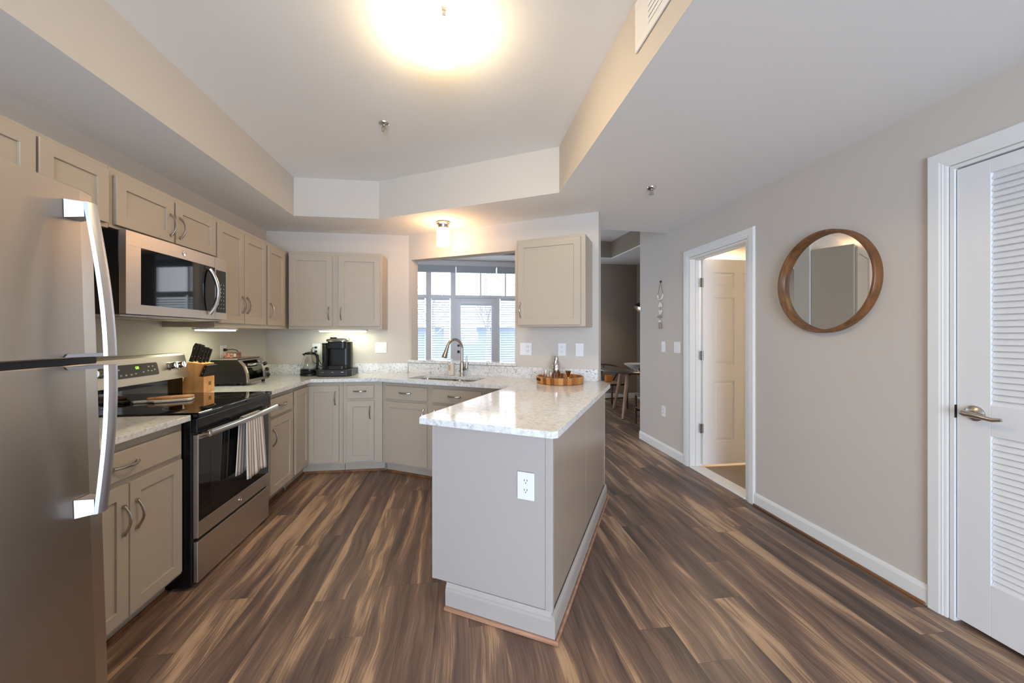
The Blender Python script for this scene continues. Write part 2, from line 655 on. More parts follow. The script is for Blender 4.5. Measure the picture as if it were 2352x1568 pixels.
# far wall with window openings
WX0, WX1 = -2.3, 2.52
mb = MB()
for (x0, x1, z0, z1) in ((-3.4, WX0, 0, 3.2), (WX1, 3.75, 0, 3.2), (WX0, WX1, 2.769, 3.2), (WX0, -0.16, 0, 0.28)):
    mb.box(x0, x1, YF, YF + 0.15, z0, z1)
struct(mb.build('wall_dining_back', DWALL), 'far dining wall carrying the tall windows', 'wall')

# kitchen ceiling: dropped soffit with a raised tray
mb = MB()
tray = [(-1.497, -1.0), (0.735, -1.0), (0.737, 2.765), (-0.752, 3.62), (-1.497, 3.63)]
be = AB(E_A, HW + 0.12)
outer = [(XL, -3.6), (XR, -3.6), (XR, 3.86), (1.42, 3.735), be, (bx, YB + 0.12), (XL, YB + 0.12)]


def sofz(p):
    return SOF + max(0.0, p[0] - 0.74) * 0.026


allp = outer + tray
tris = tessellate_polygon([[Vector((*p, 0)) for p in outer], [Vector((*p, 0)) for p in tray]])
vs = [(p[0], p[1], sofz(p)) for p in allp]
fs = []
for t in tris:
    a, b_, c = [allp[i] for i in t]
    cr = (b_[0] - a[0]) * (c[1] - a[1]) - (b_[1] - a[1]) * (c[0] - a[0])
    fs.append(tuple(reversed(t)) if cr > 0 else tuple(t))
mb.add(vs, fs)
n0 = len(outer)
for k in range(n0):          # outer upstand
    p, q = outer[k], outer[(k + 1) % n0]
    mb.add([(*p, sofz(p)), (*q, sofz(q)), (*q, 3.2), (*p, 3.2)], [(0, 1, 2, 3)])
mb.add([(*p, 3.2) for p in outer], [tuple(range(n0))])
struct(mb.build('ceiling', CEIL), 'dropped kitchen ceiling around the raised tray', 'ceiling')
mb = MB()
for k in range(len(tray)):
    p, q = tray[k], tray[(k + 1) % len(tray)]
    mb.add([(*p, sofz(p)), (*q, sofz(q)), (*q, TRAY), (*p, TRAY)], [(0, 1, 2, 3)])
struct(mb.build('trim_1', WALL), 'beige vertical faces of the ceiling tray', 'tray sides')
struct(MB().add([(*p, TRAY) for p in tray], [tuple(reversed(range(len(tray))))]).build('ceiling_tray', CEIL), 'raised ceiling panel with the bowl light', 'ceiling')
# dining ceiling with its own raised tray
dt = [(-2.6, 4.9), (2.95, 4.9), (2.86, 6.87), (-2.6, 6.87)]
mb = MB()
mb.prism([(-3.52, 3.0), (3.75, 3.0), (3.75, 7.55), (-3.52, 7.55)], DCEIL, DCEIL + 0.02, holes=[dt])
ts = MB()
for k in range(4):
    p, q = dt[k], dt[(k + 1) % 4]
    ts.add([(*p, DCEIL + 0.0202), (*q, DCEIL + 0.0202), (*q, 3.1), (*p, 3.1)], [(0, 1, 2, 3)])
struct(ts.build('trim_8', DWALL), 'taupe vertical faces of the dining ceiling recess', 'tray sides')
mb.add([(*p, 3.1) for p in dt], [(3, 2, 1, 0)])
struct(mb.build('ceiling_dining', CEIL), 'dining room ceiling with a raised centre', 'ceiling')

# baseboards on the right wall
for i, (y0, y1) in enumerate(((1.542, 2.633), (3.571, 4.53))):
    mb = MB()
    mb.box(XR - 0.013, XR, y0, y1, 0, 0.078)
    mb.prism([(XR - 0.013, 0.078), (XR, 0.078), (XR, 0.1), (XR - 0.006, 0.1), (XR - 0.009, 0.09)], -y1, -y0, Matrix(((1, 0, 0, 0), (0, 0, -1, 0), (0, 1, 0, 0), (0, 0, 0, 1))))
    nm = ('baseboard_right', 'baseboard_right_far')[i]
    struct(mb.build(nm, TRIM, bevel=0.001), ('white baseboard under the round mirror', 'white baseboard beyond the bathroom door')[i], 'baseboard')
struct(MB().box(XR - 0.028, XR - 0.013, 1.545, 2.632, 0, 0.017).build('trim_2', SHOEX, bevel=0.006), 'brown shoe molding under the mirror wall baseboard', 'molding')
struct(MB().box(2.6, 3.63, YF - 0.015, YF, 0, 0.11).build('baseboard_dining', TRIM, bevel=0.002), 'white baseboard on the far dining wall', 'baseboard')
struct(MB().box(3.615, 3.63, 4.6, YF - 0.016, 0, 0.11).build('baseboard_dining_right', TRIM, bevel=0.002), 'white baseboard on the dining side wall', 'baseboard')


def casing(name, y0, y1, ztop, label, w=0.08, leaf=0.018):
    """door casing on the right wall, stepped profile, plus the jamb lining"""
    mb = MB()
    prof = [(0.004, 0.0), (0.004, leaf * 0.55), (0.010, leaf * 0.66), (w * 0.22, leaf * 0.70), (w * 0.26, leaf * 0.82), (w * 0.34, leaf * 0.84), (w * 0.42, leaf * 0.97), (w - 0.006, leaf), (w, leaf * 0.7), (w, 0.0)]
    np_ = len(prof)
    vs = []
    for (sy, yy, top) in ((-1, y0, 0), (-1, y0, 1), (1, y1, 1), (1, y1, 0)):
        for (d, e) in prof:
            vs.append((XR - e, yy + sy * d, ztop + d if top else 0.0))
    fs = []
    for i in range(3):
        for k in range(np_ - 1):
            a, b = i * np_ + k, i * np_ + k + 1
            fs.append((a, a + np_, b + np_, b))
    fs.append(tuple(range(np_)))
    fs.append(tuple(reversed(range(3 * np_, 4 * np_))))
    mb.add(vs, fs)
    mb.box(XR - 0.0045, XR + 0.124, y0 + 0.0005, y0 + 0.016, 0, ztop - 0.0005)
    mb.box(XR - 0.0045, XR + 0.124, y1 - 0.016, y1 - 0.0005, 0, ztop - 0.0005)
    mb.box(XR - 0.0045, XR + 0.124, y0 + 0.0161, y1 - 0.0161, ztop - 0.016, ztop - 0.0005)
    return struct(mb.build(name, TRIM), label, 'door casing')


casing('trim_3', BD0, BD1, BDZ, 'white casing around the open bathroom doorway')
casing('trim_4', LD0, LD1, LDZ, 'white casing around the louvered closet door')
# door stop strips and threshold of the bathroom doorway
mb = MB()
mb.box(XR + 0.05, XR + 0.082, BD1 - 0.028, BD1 - 0.016, 0, BDZ - 0.016)
mb.box(XR + 0.05, XR + 0.082, BD0 + 0.016, BD0 + 0.028, 0, BDZ - 0.016)
mb.box(XR + 0.05, XR + 0.082, BD0 + 0.028, BD1 - 0.028, BDZ - 0.028, BDZ - 0.016)
struct(mb.build('trim_5', TRIM, bevel=0.001), 'door stop strip inside the bathroom jamb', 'door stop')
struct(MB().box(XR - 0.012, XR + 0.125, BD0 + 0.017, BD1 - 0.017, 0.0, 0.014).build('trim_6', TRIM, bevel=0.004), 'pale threshold of the bathroom doorway', 'threshold')

# bathroom shell
struct(MB().box(2.386, 4.5, 1.9, 4.40, -0.1, 0.002).build('floor_bathroom', TILE), 'grey-brown tiled bathroom floor', 'floor')
mb = MB()
mb.box(4.4, 4.5, 1.9, 4.4, 0, 2.5)
mb.box(2.386, 4.5, 1.8, 1.9, 0, 2.5)
mb.box(2.386, 4.5, 4.36, 4.405, 0, 2.5)
struct(mb.build('wall_bathroom', WALL), 'warm lit bathroom wall behind the open door', 'wall')
struct(MB().box(2.386, 4.5, 1.8, 4.405, 2.45, 2.5).build('ceiling_bathroom', CEIL), 'bathroom ceiling', 'ceiling')
# closet behind the louvered door
mb = MB()
mb.box(2.9, 2.95, 0.4, 1.75, 0, 2.5)
mb.box(2.386, 2.9, 0.4, 0.45, 0, 2.5)
mb.box(2.386, 2.9, 1.7, 1.75, 0, 2.5)
mb.box(2.386, 2.95, 0.4, 1.75, 2.45, 2.5)
mb.box(2.386, 2.95, 0.4, 1.75, -0.1, 0.0)
struct(mb.build('wall_closet', WALL), 'closet walls behind the louvered door', 'wall')


# ------------------------------------------------------------------ bathroom door (six panels)
def six_panel():
    d = thing('door_1', 'white six-panel bathroom door standing open', 'door', (XR + 0.107, 3.427, 0.035), 0)
    d['kind'] = 'structure'
    W, H, Tk = 0.775, 2.035, 0.035
    st, mid = 0.116, 0.095
    pw = (W - 2 * st - mid) / 2
    rows = [(0.225, 0.82), (0.985, 1.655), (1.755, 1.905)]
    mb = MB()
    hl = []
    for c in range(2):
        x0 = st + c * (pw + mid)
        for (z0, z1) in rows:
            hl.append([(x0, z0), (x0 + pw, z0), (x0 + pw, z1), (x0, z1)])
    mb.prism([(0, 0), (W, 0), (W, H), (0, H)], Tk, 0, Matrix(((1, 0, 0, 0), (0, 0, 1, 0), (0, 1, 0, 0), (0, 0, 0, 1))), holes=hl)
    mb.build('door_leaf', DOORW, d)
    for c in range(2):
        x0 = st + c * (pw + mid)
        for (z0, z1) in rows:
            m2 = MB()
            m2.box(x0, x0 + pw, 0.009, Tk - 0.009, z0, z1)
            i_ = 0.035
            x_0, x_1, z_0, z_1 = x0 + i_, x0 + pw - i_, z0 + i_, z1 - i_
            o = 0.022
            vs = [(x_0 - o, 0.009, z_0 - o), (x_1 + o, 0.009, z_0 - o), (x_1 + o, 0.009, z_1 + o), (x_0 - o, 0.009, z_1 + o),
                  (x_0, 0.002, z_0), (x_1, 0.002, z_0), (x_1, 0.002, z_1), (x_0, 0.002, z_1)]
            m2.add(vs, [(0, 1, 5, 4), (1, 2, 6, 5), (2, 3, 7, 6), (3, 0, 4, 7), (4, 5, 6, 7)])
            m2.build('raised_panel', DOORW, d)
    for z in (0.36, 1.08, 1.80):
        m3 = MB()
        m3.box(-0.030, 0.004, -0.003, -0.0005, z - 0.045, z + 0.045)
        m3.tube([(-0.008, -0.004, z - 0.046), (-0.008, -0.004, z + 0.046)], 0.0052, 8)
        m3.build('hinge', HINGE, d)
    return d


six_panel()


# ------------------------------------------------------------------ louvered door
def louver_door():
    d = thing('door_2', 'white louvered closet door with a satin lever', 'door', (XR + 0.004, LD0 + 0.02, 0.018), 0)
    d['kind'] = 'structure'
    W, H, Tk = LD1 - LD0 - 0.04, 2.065, 0.035
    st = 0.112
    o0, o1, o2, o3 = 0.222, 0.866, 0.998, 2.013 - 0.018 + 0.01
    mb = MB()
    mb.box(0, Tk, 0, st, 0, H)
    mb.box(0, Tk, W - st, W, 0, H)
    for (z0, z1) in ((0, o0), (o1, o2), (o3, H)):
        mb.box(0, Tk, st, W - st, z0, z1)
    mb.build('door_leaf', DOORW, d, bevel=0.0015)
    for (z0, z1) in ((o0, o1), (o2, o3)):
        m2 = MB()
        pitch = 0.0262
        n = int((z1 - z0) / pitch)
        for k in range(n):
            z = z0 + (k + 0.5) * (z1 - z0) / n
            vs = [(0.003, z - 0.0145), (0.009, z - 0.0165), (0.024, z + 0.0125), (0.018, z + 0.0145)]
            m2.prism([(p[0], p[1]) for p in vs], -(W - st - 0.001), -(st + 0.001), Matrix(((1, 0, 0, 0), (0, 0, -1, 0), (0, 1, 0, 0), (0, 0, 0, 1))))
        m2.build('louver_panel', DOORW, d)
    hz, hy = 0.955, W - 0.062
    h = MB()
    h.lathe([(0.034, 0), (0.034, 0.006), (0.026, 0.012), (0.013, 0.016), (0.012, 0.05)], 20, T(0, hy, hz) @ RY(-90))
    h.tube([(-0.052, hy + 0.012, hz + 0.002), (-0.054, hy, hz), (-0.056, hy - 0.03, hz - 0.001), (-0.055, hy - 0.06, hz - 0.006), (-0.053, hy - 0.085, hz - 0.01), (-0.052, hy - 0.112, hz - 0.004)], [0.012, 0.014, 0.012, 0.010, 0.009, 0.007], 10)
    h.build('lever_handle', NICKEL, d, smooth=True)
    struct(MB().box(XR - 0.0035, XR + 0.03, LD1 - 0.0172, LD1 - 0.0158, 0.94, 1.0).build('trim_7', DGREY), 'metal strike plate in the louvered door jamb', 'strike plate')


louver_door()

# ------------------------------------------------------------------ far windows and patio door
def frame_rect(mb, x0, x1, z0, z1, wd, y0, y1):
    mb.box(x0, x0 + wd, y0, y1, z0, z1)
    mb.box(x1 - wd, x1, y0, y1, z0, z1)
    mb.box(x0 + wd, x1 - wd, y0, y1, z0, z0 + wd)
    mb.box(x0 + wd, x1 - wd, y0, y1, z1 - wd, z1)


def window(name, x0, x1, splits, zb, label, blind=True, munt=()):
    wn_ = thing(name, label, 'window', ((x0 + x1) / 2, YF + 0.02, zb))
    wn_['kind'] = 'structure'
    ox, oz = (x0 + x1) / 2, zb
    zt, tr0, tr1 = 2.768, 2.03, 2.09
    mb = MB()
    mb.box(x0 - ox, x1 - ox, 0, 0.1, zt - 0.118 - oz, zt - oz)
    mb.box(x0 - ox, x1 - ox, 0, 0.1, tr0 - oz, tr1 - oz)
    mb.box(x0 - ox, x1 - ox, 0, 0.1, 0, 0.06)
    for s in splits:
        mb.box(s[0] - ox, s[1] - ox, -0.001, 0.1, 0, (zt if len(s) == 2 else s[2]) - oz)
    for q in munt:
        mb.box(q - 0.013 - ox, q + 0.013 - ox, 0.02, 0.08, tr1 - oz, zt - oz)
    mb.build('window_frame', FRAME, wn_, bevel=0.002)
    MB().box(x0 - ox + 0.01, x1 - ox - 0.01, -0.035, -0.002, 2.525 - oz, 2.655 - oz).build('raised_shade', SHADE, wn_, bevel=0.004)
    MB().box(x0 - ox + 0.01, x1 - ox - 0.01, 0.06, 0.064, 0.02, zt - oz - 0.02).build('window_pane', PANE, wn_)
    return wn_


window('window_1', WX0 + 0.005, -0.0985, [(-2.295, -2.24), (-1.46, -1.36), (-0.67, -0.571), (-0.198, -0.0985)], 0.285, 'tall white window left of the patio door')
window('window_2', 0.6985, WX1 - 0.005, [(0.6985, 0.764, 2.03), (1.56, 1.64), (2.45, 2.514)], 0.002, 'tall window right of the patio door', munt=(0.881, 1.36))
# transom above patio door shares the line of the windows
tw = thing('window_3', 'transom window with slim bars above the patio door', 'window', (0.30, YF + 0.02, 2.035))
tw['kind'] = 'structure'
mb = MB()
mb.box(-0.398, 0.398, 0, 0.1, 0, 0.055)
mb.box(-0.398, 0.398, 0, 0.1, 0.615, 0.733)
mb.box(0.075, 0.101, 0.02, 0.08, 0.055, 0.615)
mb.build('window_frame', FRAME, tw, bevel=0.002)
MB().box(-0.39, 0.39, -0.035, -0.002, 0.49, 0.62).build('raised_shade', SHADE, tw, bevel=0.004)
MB().box(-0.39, 0.39, 0.06, 0.064, 0.05, 0.62).build('window_pane', PANE, tw)
dr = thing('door_3', 'white glazed patio door with blinds', 'door', (0.30, YF + 0.02, 0.004))
dr['kind'] = 'structure'
mb = MB()
frame_rect(mb, -0.3975, 0.3975, 0.002, 2.028, 0.099, 0.0, 0.05)
mb.box(-0.30, 0.30, 0, 0.05, 0.09, 0.22)
mb.build('door_leaf', FRAME, dr, bevel=0.003)
MB().box(-0.30, 0.30, 0.03, 0.034, 0.2, 1.93).build('door_pane', PANE, dr)
hd = MB()
hd.lathe([(0.028, 0), (0.028, 0.008), (0.012, 0.014), (0.012, 0.04), (0.026, 0.05), (0.026, 0.07)], 16, T(-0.345, 0, 0.98) @ RX(90))
hd.lathe([(0.024, 0), (0.024, 0.012)], 16, T(-0.345, 0, 1.10) @ RX(90))
hd.build('door_handle', DGREY, dr, smooth=True)


def blinds(x0, x1, z0, z1, label):
    b = thing('window_blind', label, 'blind', ((x0 + x1) / 2, YF - 0.006, z0), group='horizontal window blinds')
    h = (x1 - x0) / 2
    MB().box(-h, h, -0.02, 0.012, z1 - z0 - 0.045, z1 - z0).build('headrail', BLIND, b)
    mb = MB()
    n = int((z1 - z0 - 0.05) / 0.046)
    for k in range(n):
        z = 0.02 + k * 0.046
        mb.box(-h + 0.004, h - 0.004, -0.016, 0.016, -0.0012, 0.0012, T(0, -0.004, z) @ RX(-22))
    mb.build('slats', BLIND, b)
    return b


blinds(-1.35, -0.69, 0.40, 2.03, 'white slatted blind leftmost in view through the pass-through')
blinds(-0.56, -0.215, 0.40, 2.03, 'narrow white slatted blind between the two window posts left of the patio door')
blinds(0.00, 0.60, 0.22, 1.93, 'white slatted blind hanging on the patio door')
blinds(0.775, 1.55, 0.22, 2.03, 'white slatted blind in the window just right of the patio door')
blinds(1.65, 2.44, 0.22, 2.03, 'white slatted blind in the rightmost tall window, reflected in the microwave')

# outdoors
struct(MB().box(-30, 30, 7.6, 60, -0.3, -0.12).build('ground', GROUND), 'pale grey ground outside the windows', 'ground')
hs = thing('neighbouring_house', 'pale blue-grey house seen faintly through the far blinds', 'building', (0.5, 17, -0.12))
MB().box(-14, 14, 0, 6, 0, 1.75).build('siding_wall', SIDING, hs)
MB().prism([(-0.4, 1.75), (3, 3.2), (6.4, 1.75)], -14.4, 14.4, Matrix(((0, 0, 1, 0), (1, 0, 0, 0), (0, 1, 0, 0), (0, 0, 0, 1)))).build('roof', M('pale_roof', (232, 236, 242), 0.8, var=0.03), hs)


def bare_tree(x, y, h, label):
    t = thing('bare_tree', label, 'tree', (x, y, -0.12), random.uniform(0, 90), group='bare trees outside the windows')
    tr = MB()
    tr.tube([(0, 0, 0), (0.05, 0.02, h * 0.3), (-0.02, 0, h * 0.6), (0.06, 0.03, h)], [0.09, 0.07, 0.05, 0.02], 7)
    tr.build('trunk', BARK, t, smooth=True)
    br = MB()
    for k in range(26):
        z = h * random.uniform(0.28, 0.95)
        an = random.uniform(0, 2 * pi)
        ln = random.uniform(0.5, 1.4) * (1.15 - z / h)
        p0 = Vector((0, 0, z))
        p1 = p0 + Vector((cos(an) * ln * 0.5, sin(an) * ln * 0.5, ln * 0.5))
        p2 = p0 + Vector((cos(an + 0.3) * ln, sin(an + 0.3) * ln, ln * 1.2))
        br.tube([p0, p1, p2], [0.028, 0.018, 0.006], 5)
        for j in range(3):
            a2 = an + random.uniform(-1, 1)
            br.tube([p1, p1 + Vector((cos(a2) * 0.35, sin(a2) * 0.35, 0.4))], [0.012, 0.004], 4)
    br.build('branches', BARK, t)


bare_tree(-0.9, 12.2, 4.2, 'leafless tree outside, left of the patio door blind')
bare_tree(0.9, 13.0, 4.8, 'leafless tree outside, behind the patio door glass')
bare_tree(2.1, 12.0, 4.0, 'leafless tree outside, at the sidelight right of the patio door')


# ------------------------------------------------------------------ cabinets
DT = 0.019   # door thickness


def pull(parent, mtx, vertical, x, z, L=0.118):
    """arched bar pull; mtx maps face frame (x right, y into the cabinet, z up) to the parent"""
    pts, rs = [], []
    n = 12
    for k in range(n + 1):
        t = k / n
        d = (t - 0.5) * L
        o = 0.004 + 0.027 * sin(pi * t) ** 0.8
        pts.append((x, -DT - o, z + d) if vertical else (x + d, -DT - o, z))
        rs.append(0.0062 if 0 < k < n else 0.0085)
    mb = MB()
    mb.tube(pts, rs, 8, None, flat=0.75)
    for t in (-0.5, 0.5):
        p = (x, -DT + 0.001, z + t * L) if vertical else (x + t * L, -DT + 0.001, z)
        q = (p[0], p[1] - 0.012, p[2])
        mb.tube([p, q], 0.0075, 8, None)
    for i in range(len(mb.v)):
        mb.v[i] = mtx @ mb.v[i]
    return mb.build('handle', NICKEL, parent, smooth=True)


def shaker(parent, mtx, x0, x1, z0, z1, name='door', mat=None, rail=0.056):
    mb = MB()
    y0, y1 = -DT, -0.0005
    r = min(rail, (x1 - x0) * 0.3)
    fm = mtx @ Matrix(((1, 0, 0, 0), (0, 0, 1, 0), (0, 1, 0, 0), (0, 0, 0, 1)))
    mb.prism([(x0, z0), (x0, z1), (x1, z1), (x1, z0)], y1, y0, fm, holes=[[(x0 + r, z0 + r), (x1 - r, z0 + r), (x1 - r, z1 - r), (x0 + r, z1 - r)]])
    mb.box(x0 + r - 0.002, x1 - r + 0.002, y0 + 0.009, y1, z0 + r - 0.002, z1 - r + 0.002, mtx)
    return mb.build(name, mat or CAB, parent, bevel=0.0022)


def slab(parent, mtx, x0, x1, z0, z1, name='drawer'):
    return MB().box(x0, x1, -DT, -0.0005, z0, z1, mtx).build(name, CAB, parent, bevel=0.004)


ID = Matrix.Identity(4)


def wall_cabinet(label, loc, rz, W, D, H, doors, name='wall_cabinet', group=None):
    """doors: (x0, x1, z0, z1, handle side or None, handle z)"""
    c = thing(name, label, 'cabinet', loc, rz, group)
    MB().box(0, W, 0, D, 0, H).build('cabinet_body', CAB, c, bevel=0.002)
    for (x0, x1, z0, z1, side, hz) in doors:
        d = shaker(c, ID, x0, x1, z0, z1)
        if side:
            hx = x1 - 0.028 if side == 'r' else x0 + 0.028
            pull(d, ID, True, hx, hz)
    return c


# left run of wall cabinets: face frame at x = -1.679, door faces at x = -1.66
UF = -1.679
UB, UT = 1.374, 2.134
UD = UF - XL - 0.002


def upper_left(label, y0, y1, zb, doors):
    return wall_cabinet(label, (UF, y0, zb), 90, y1 - y0 - 0.0015, UD, UT - zb,
                        [(a - y0, b - y0, c - zb, d - zb, s, h - zb) for (a, b, c, d, s, h) in doors])


upper_left('greige wall cabinet above the refrigerator, leftmost, with two flat-panel doors', 1.05, 2.052, 1.835,
           [(1.10, 1.722, 1.855, 2.112, None, 1.9), (1.733, 2.032, 1.855, 2.112, None, 1.9)])
upper_left('short greige wall cabinet above the microwave with two doors', 2.053, 2.833, 1.842,
           [(2.072, 2.442, 1.858, 2.10, 'r', 1.955), (2.459, 2.82, 1.858, 2.10, 'l', 1.955)])
upper_left('tall greige wall cabinet with two doors right of the microwave', 2.834, 3.508, UB,
           [(2.842, 3.160, 1.405, 2.10, 'r', 1.55), (3.169, 3.493, 1.405, 2.10, 'l', 1.55)])
upper_left('narrow single-door wall cabinet in the back left corner', 3.51, 4.19, UB,
           [(3.53, 3.842, 1.405, 2.10, 'l', 1.535)])
# back run
wall_cabinet('wide greige wall cabinet with two doors above the coffee maker', (-1.655, 3.90, UB), 0, 0.872, YB - 3.90 - 0.002, UT - UB - 0.005,
             [(0.012, 0.405, 0.03, 0.722, 'r', 0.155), (0.463, 0.858, 0.03, 0.722, 'l', 0.155)])
# diagonal run
ux, uy = AB(-1.2, 3.045)
wall_cabinet('single-door wall cabinet right of the pass-through window', (ux, uy, 1.388), -30, 0.598, HW - 3.045 - 0.002, 0.752,
             [(0.014, 0.560, 0.016, 0.732, 'l', 0.145)])

# base cabinets -----------------------------------------------------------
BF = -1.42          # face frame of the left base run (doors reach x = -1.401)
BTOP = 0.878
TK = 0.10


def base_body(c, W, D, toe=0.075, shoe=True):
    MB().box(0, W, 0, D, TK, BTOP).build('cabinet_body', CAB, c, bevel=0.0015)
    MB().box(0.001, W - 0.001, toe, D, 0, TK - 0.001).build('toe_kick', CAB, c)
    if shoe:
        MB().box(0.001, W - 0.001, toe - 0.012, toe - 0.0005, 0, 0.022).build('shoe_molding', SHOEX, c, bevel=0.004)


c = thing('base_cabinet', 'base cabinet between refrigerator and range with one drawer over two doors', 'cabinet', (BF, 1.44, 0), 90)
base_body(c, 0.698, BF - XL - 0.003)
d = slab(c, ID, 0.03, 0.672, 0.717, 0.838)
pull(d, ID, False, 0.345, 0.775)
d = shaker(c, ID, 0.03, 0.366, 0.122, 0.692)
pull(d, ID, True, 0.336, 0.545)
d = shaker(c, ID, 0.372, 0.676, 0.122, 0.692)
pull(d, ID, True, 0.402, 0.545)

c = thing('base_cabinet', 'base cabinet just right of the range with one drawer over one door', 'cabinet', (BF, 2.912, 0), 90)
base_body(c, 0.513, BF - XL - 0.003)
d = slab(c, ID, 0.098, 0.468, 0.705, 0.838)
pull(d, ID, False, 0.28, 0.775)
d = shaker(c, ID, 0.098, 0.476, 0.12, 0.68)
pull(d, ID, True, 0.13, 0.545)

# corner cabinet with folding door leaves
BY = 3.739          # face frame of the back base run
c = thing('corner_cabinet', 'inside corner base cabinet with a folding two-leaf door', 'cabinet', (BF, BY, 0), 0)
px = lambda x, y: (x - BF, y - BY)
MB().prism([px(BF, 3.4265), px(BF, BY), px(-1.105, BY), px(-1.105, YB - 0.003), px(XL + 0.003, YB - 0.003), px(XL + 0.003, 3.4265)][::-1], TK, BTOP).build('cabinet_body', CAB, c, bevel=0.0015)
MB().prism([px(BF - 0.06, 3.4275), px(BF - 0.06, BY + 0.06), px(-1.106, BY + 0.06), px(-1.106, YB - 0.003), px(XL + 0.003, YB - 0.003), px(XL + 0.003, 3.4275)][::-1], 0, TK - 0.001).build('toe_kick', CAB, c)
mb = MB()
mb.box(-0.06, -0.048, 3.4275 - BY, 0.06, 0, 0.022)
mb.box(-0.048, 0.314, 0.048, 0.06, 0, 0.022)
mb.build('shoe_molding', SHOEX, c, bevel=0.004)
m90 = RZ(90)
lf = MB()
d = shaker(c, RZ(90), 3.441 - BY, -0.0215, 0.12, 0.84)
d = shaker(c, ID, 0.0015, 0.282, 0.12, 0.84)
pull(d, ID, True, 0.252, 0.725)

c = thing('base_cabinet', 'narrow base cabinet below the coffee maker with one drawer over one door', 'cabinet', (-1.103, BY, 0), 0)
qx, qy = AB(-2.507, 2.851)   # where the back face meets the diagonal face
mb = MB()
k0 = (-1.103, BY)
lp = lambda p: (p[0] - k0[0], p[1] - k0[1])
MB().prism([(0, 0), lp((qx - 0.001, BY)), lp(AB(-2.5955, HW - 0.02)), lp((cx - 0.02, YB - 0.003)), (0, YB - 0.003 - BY)], TK, BTOP).build('cabinet_body', CAB, c, bevel=0.0015)
MB().prism([(0.001, 0.06), (qx - k0[0] + 0.0125, 0.06), (qx - k0[0] + 0.07, 0.16), (qx - k0[0] + 0.07, 0.40), (0.001, 0.40)], 0, TK - 0.001).build('toe_kick', CAB, c)
MB().box(0.001, qx - k0[0] + 0.0125, 0.048, 0.0595, 0, 0.022).build('shoe_molding', SHOEX, c, bevel=0.004)
d = slab(c, ID, 0.034, 0.281, 0.717, 0.84)
pull(d, ID, False, 0.157, 0.787)
d = shaker(c, ID, 0.034, 0.283, 0.12, 0.694)
pull(d, ID, True, 0.248, 0.585)

# sink base on the diagonal
sx, sy = AB(-2.5, 2.853)
c = thing('sink_base_cabinet', 'sink base cabinet on the diagonal run with two drawer fronts', 'cabinet', (sx, sy, 0), -30)
mb = MB()
# open-topped body: sides, floor, front and back so the sink bowls hang inside
mb.box(0, 1.34, 0, 0.018, TK, BTOP)
mb.box(0, 0.018, 0.018, 0.5, TK, BTOP)
mb.box(1.322, 1.34, 0.018, 0.5, TK, BTOP)
mb.box(0.018, 1.322, 0.018, 0.5, TK, TK + 0.018)
mb.box(0, 1.34, 0.482, 0.4985, TK + 0.018, BTOP)
mb.build('cabinet_body', CAB, c, bevel=0.0015)
MB().box(0.004, 1.34, 0.06, 0.49, 0, TK - 0.001).build('toe_kick', CAB, c)
MB().box(0.012, 1.34, 0.048, 0.0595, 0, 0.022).build('shoe_molding', SHOEX, c, bevel=0.004)
d = slab(c, ID, 0.041, 0.513, 0.717, 0.842)
pull(d, ID, False, 0.277, 0.782)
d = slab(c, ID, 0.568, 1.06, 0.717, 0.842)
pull(d, ID, False, 0.80, 0.782)
d = shaker(c, ID, 0.041, 0.513, 0.12, 0.694)
pull(d, ID, True, 0.484, 0.59)
d = shaker(c, ID, 0.568, 1.06, 0.12, 0.694)
pull(d, ID, True, 0.597, 0.59)

# peninsula ---------------------------------------------------------------
PX, PY = AB(-1.07, 1.575)
c = thing('peninsula_cabinet', 'grey-painted peninsula cabinet standing out into the room', 'cabinet', (PX, PY, 0), -30)
mb = MB()
mb.box(0.012, 0.60, 0.02, 1.276, TK + 0.02, BTOP)
mb.box(0.085, 0.60, 0.02, 1.276, 0.0, TK + 0.0195)
mb.box(0.52, 0.60, 1.2775, 1.515, 0, BTOP)
mb.build('cabinet_body', CABP, c)
ep = MB()
ep.prism([(0, 0.12), (0, BTOP), (0.582, BTOP), (0.582, 0.0), (0.08, 0.0), (0.08, 0.12)][::-1], -0.018, 0.0, Matrix(((1, 0, 0, 0), (0, 0, -1, 0), (0, 1, 0, 0), (0, 0, 0, 1))))
ep.box(0.0, 0.019, -0.004, 0.0, 0.121, BTOP)
ep.build('end_panel', CABP, c, bevel=0.001)
MB().box(0.583, 0.618, -0.004, 0.019, 0.0, BTOP).build('corner_post', CABP, c, bevel=0.003)
bp = MB()
bp.box(0.601, 0.6135, 0.0195, 0.747, 0, BTOP)
bp.box(0.601, 0.6135, 0.750, 1.49, 0, BTOP)
bp.box(0.601, 0.6175, 1.4905, 1.516, 0, BTOP)
bp.build('back_panel', M('glossy_back_panel_paint', (166, 150, 134), 0.2, bump=0.015, bscale=60), c, bevel=0.002)
cap = [(0.0, 0.0), (-0.013, 0.0), (-0.013, 0.088), (-0.010, 0.098), (-0.010, 0.104), (-0.004, 0.112), (0.0, 0.122)]
bb = MB()
bb.prism(cap[::-1], 0.085, 0.619, Matrix(((0, 0, 1, 0), (1, 0, 0, -0.0045), (0, 1, 0, 0), (0, 0, 0, 1))))
bb.prism([(-q[0], q[1]) for q in cap], -1.517, 0.0175, Matrix(((1, 0, 0, 0.6185), (0, 0, -1, 0), (0, 1, 0, 0), (0, 0, 0, 1))))
bb.build('baseboard', CABP, c)
sh = MB()
sh.box(0.083, 0.650, -0.0325, -0.018, 0, 0.018)
sh.box(0.632, 0.646, -0.018, 1.53, 0, 0.018)
sh.build('shoe_molding', SHOE, c, bevel=0.005)
op = MB()
op.box(0.455, 0.535, -0.0095, -0.0045, 0.59, 0.712)
